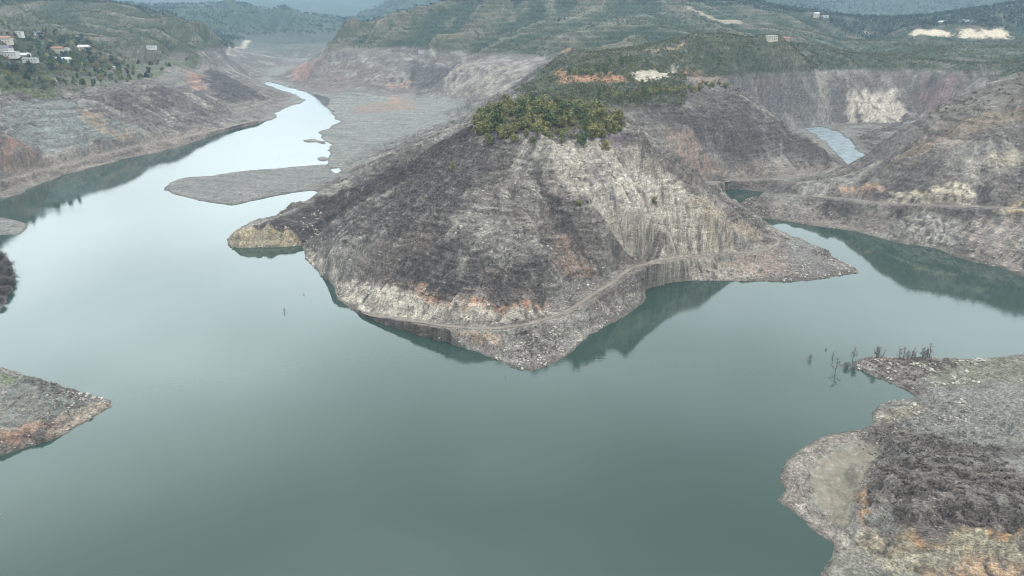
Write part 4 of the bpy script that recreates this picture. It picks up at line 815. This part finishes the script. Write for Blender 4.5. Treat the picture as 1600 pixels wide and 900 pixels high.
hs = [('white house with a pale hipped tin roof in the middle of the village', 97, 97, 19, 9, 4, 'white', 'tin', -6, True, 1), ('pale house with red roof strip behind the tin roofed house', 88, 84, 17, 9, 5.5, 'cream', 'tile', 4, True, 2),
      ('white flat roofed house beside the red roofed one', 101, 83, 10, 8, 5.5, 'white', 'tin', 0, False, 2), ('long pale house with flat grey roof at the left village edge', 12, 91, 22, 9, 5, 'white', 'grey', 2, False, 2),
      ('purple-grey roofed barn above the long pale house', 5, 82, 16, 10, 4.5, 'grey', 'dark', -4, True, 1), ('cream house half hidden between trees, right of the long pale house', 36, 90, 13, 8, 4, 'cream', 'grey', 6, True, 1),
      ('low shed with bright tin roof above the dark trees', 46, 99, 17, 7, 3, 'grey', 'tin', 0, False, 1), ('small white house at the upper left of the village', 24, 54, 15, 8, 5, 'white', 'grey', 5, False, 2),
      ('white house with dark roof standing alone on the upper slope', 56, 56, 15, 8, 4, 'white', 'dark', -3, True, 1), ('pale two storey house by the left frame edge, below the small white house', 6, 66, 14, 9, 6, 'cream', 'tile', 8, True, 2),
      ('cream house behind scrub right of the tall pale poplar', 130, 79, 16, 8, 4.5, 'cream', 'tin', -8, True, 1), ('tiny white hut on the meadow below the village', 180, 108, 5, 4, 3, 'white', 'tin', 0, False, 1),
      ('long white shed at the right end of the plateau', 236, 79, 15, 7, 3.2, 'white', 'tin', 4, False, 1), ('pinkish house on the wooded hilltop, right one of the pair', 1229, 66, 13, 9, 5, 'pink', 'tile', -10, True, 2),
      ('pale house on the wooded hilltop, left one of the pair', 1207, 66, 13, 9, 5, 'cream', 'grey', 8, False, 2), ('white house on the far ridge crest, behind the wooded hilltop', 1289, 30, 16, 9, 6, 'white', 'tin', 0, False, 2),
      ('narrow pale house beside the white one on the far ridge crest', 1276, 29, 11, 8, 7, 'cream', 'tin', 5, True, 2), ('pale house on the dark slope above the sandy cuts', 1510, 35, 12, 8, 5, 'white', 'tin', 0, False, 2),
      ('small pale house above the left sandy cut', 1472, 38, 12, 8, 5, 'cream', 'tin', 8, True, 2), ('tin shed on the terrace road of the big hill', 660, 84, 16, 7, 3, 'white', 'tin', 3, False, 1)]
hp = []
for a in hs: o = house(*a); hp.append((o.location.x, o.location.y))
# village trees
random.seed(12)
for k, nme, lab, (u, v), s in [('pale', 'poplar_tree', 'tall pale yellow poplar at the right side of the village', (115,76), 1.5), ('pale', 'poplar_tree', 'thin pale poplar behind the grey barn', (29,62), 1.), ('dark', 'evergreen_tree', 'big dark evergreen below the bright shed, left one', (26,112), 1.35),
        ('dark', 'evergreen_tree', 'big dark evergreen below the bright shed, right one', (52,112), 1.4), ('dark', 'evergreen_tree', 'dark spreading evergreen below the cream house', (143,100), 1.3), ('dark', 'evergreen_tree', 'dark teal evergreen left of the tall poplar', (97,68), 1.4),
        ('village', 'tree', 'round green tree in front of the red roofed house', (68,92), 1.2), ('rust', 'tree', 'rust coloured tree by the red roofed house', (90,78), 1.1), ('pale', 'tree', 'pale yellow-green tree between village houses', (54,78), 1.)]:
    tree(k, nme, lab, 'tree', None, hit(u, v), s)
gv = grove([(-20,112),(-20,50),(60,48),(150,70),(215,95),(190,118),(110,118),(60,120)], 200, 8, hp)
for x, y in gv:
    k = random.choices(['village', 'dark', 'rust', 'pale', 'olive'], [6, 2, 1.6, .9, 2])[0]
    uu, vv = pix(x, y, 80); side = 'at the left frame edge of' if uu < 40 else 'in the centre of' if uu < 110 else 'at the right end of'; ud = 'upper' if vv < 72 else 'middle' if vv < 95 else 'lower'
    kw = {'village': 'round green tree', 'dark': 'dark evergreen', 'rust': 'rust brown bare-crowned tree', 'pale': 'pale yellow tree', 'olive': 'low olive tree'}[k]
    tree(k, 'evergreen_tree' if k == 'dark' else 'tree', f'{kw} {side} the {ud} village', 'tree', f'{kw}s {side} the {ud} village', gpt(x, y), random.uniform(.7, 1.25)*(1.5 if k == 'olive' else 1))

# ------------------------------------------------------------------ haze: even air round everything
mh = bpy.data.materials.new('haze'); mh.use_nodes = True; t = mh.node_tree; t.nodes.remove(t.nodes['Principled BSDF']); pv = t.nodes.new('ShaderNodeVolumePrincipled')
pv.inputs['Color'].default_value = (.35, .53, .72, 1); pv.inputs['Density'].default_value = HAZE; t.links.new(pv.outputs[0], t.nodes['Material Output'].inputs['Volume'])
v_, f_ = box(-11000, -1500, -5, 11000, 12000, max(float(ZT.max())+25, 330)); hz = link('haze', mesh_np('haze', v_, f_, [mh], smooth=False)); tag(hz, 'thin blue haze filling the valley', None, None, 'stuff')
print('verts', X.shape, land.sum(), 'zmax', ZT.max(), 'ctrl', n)
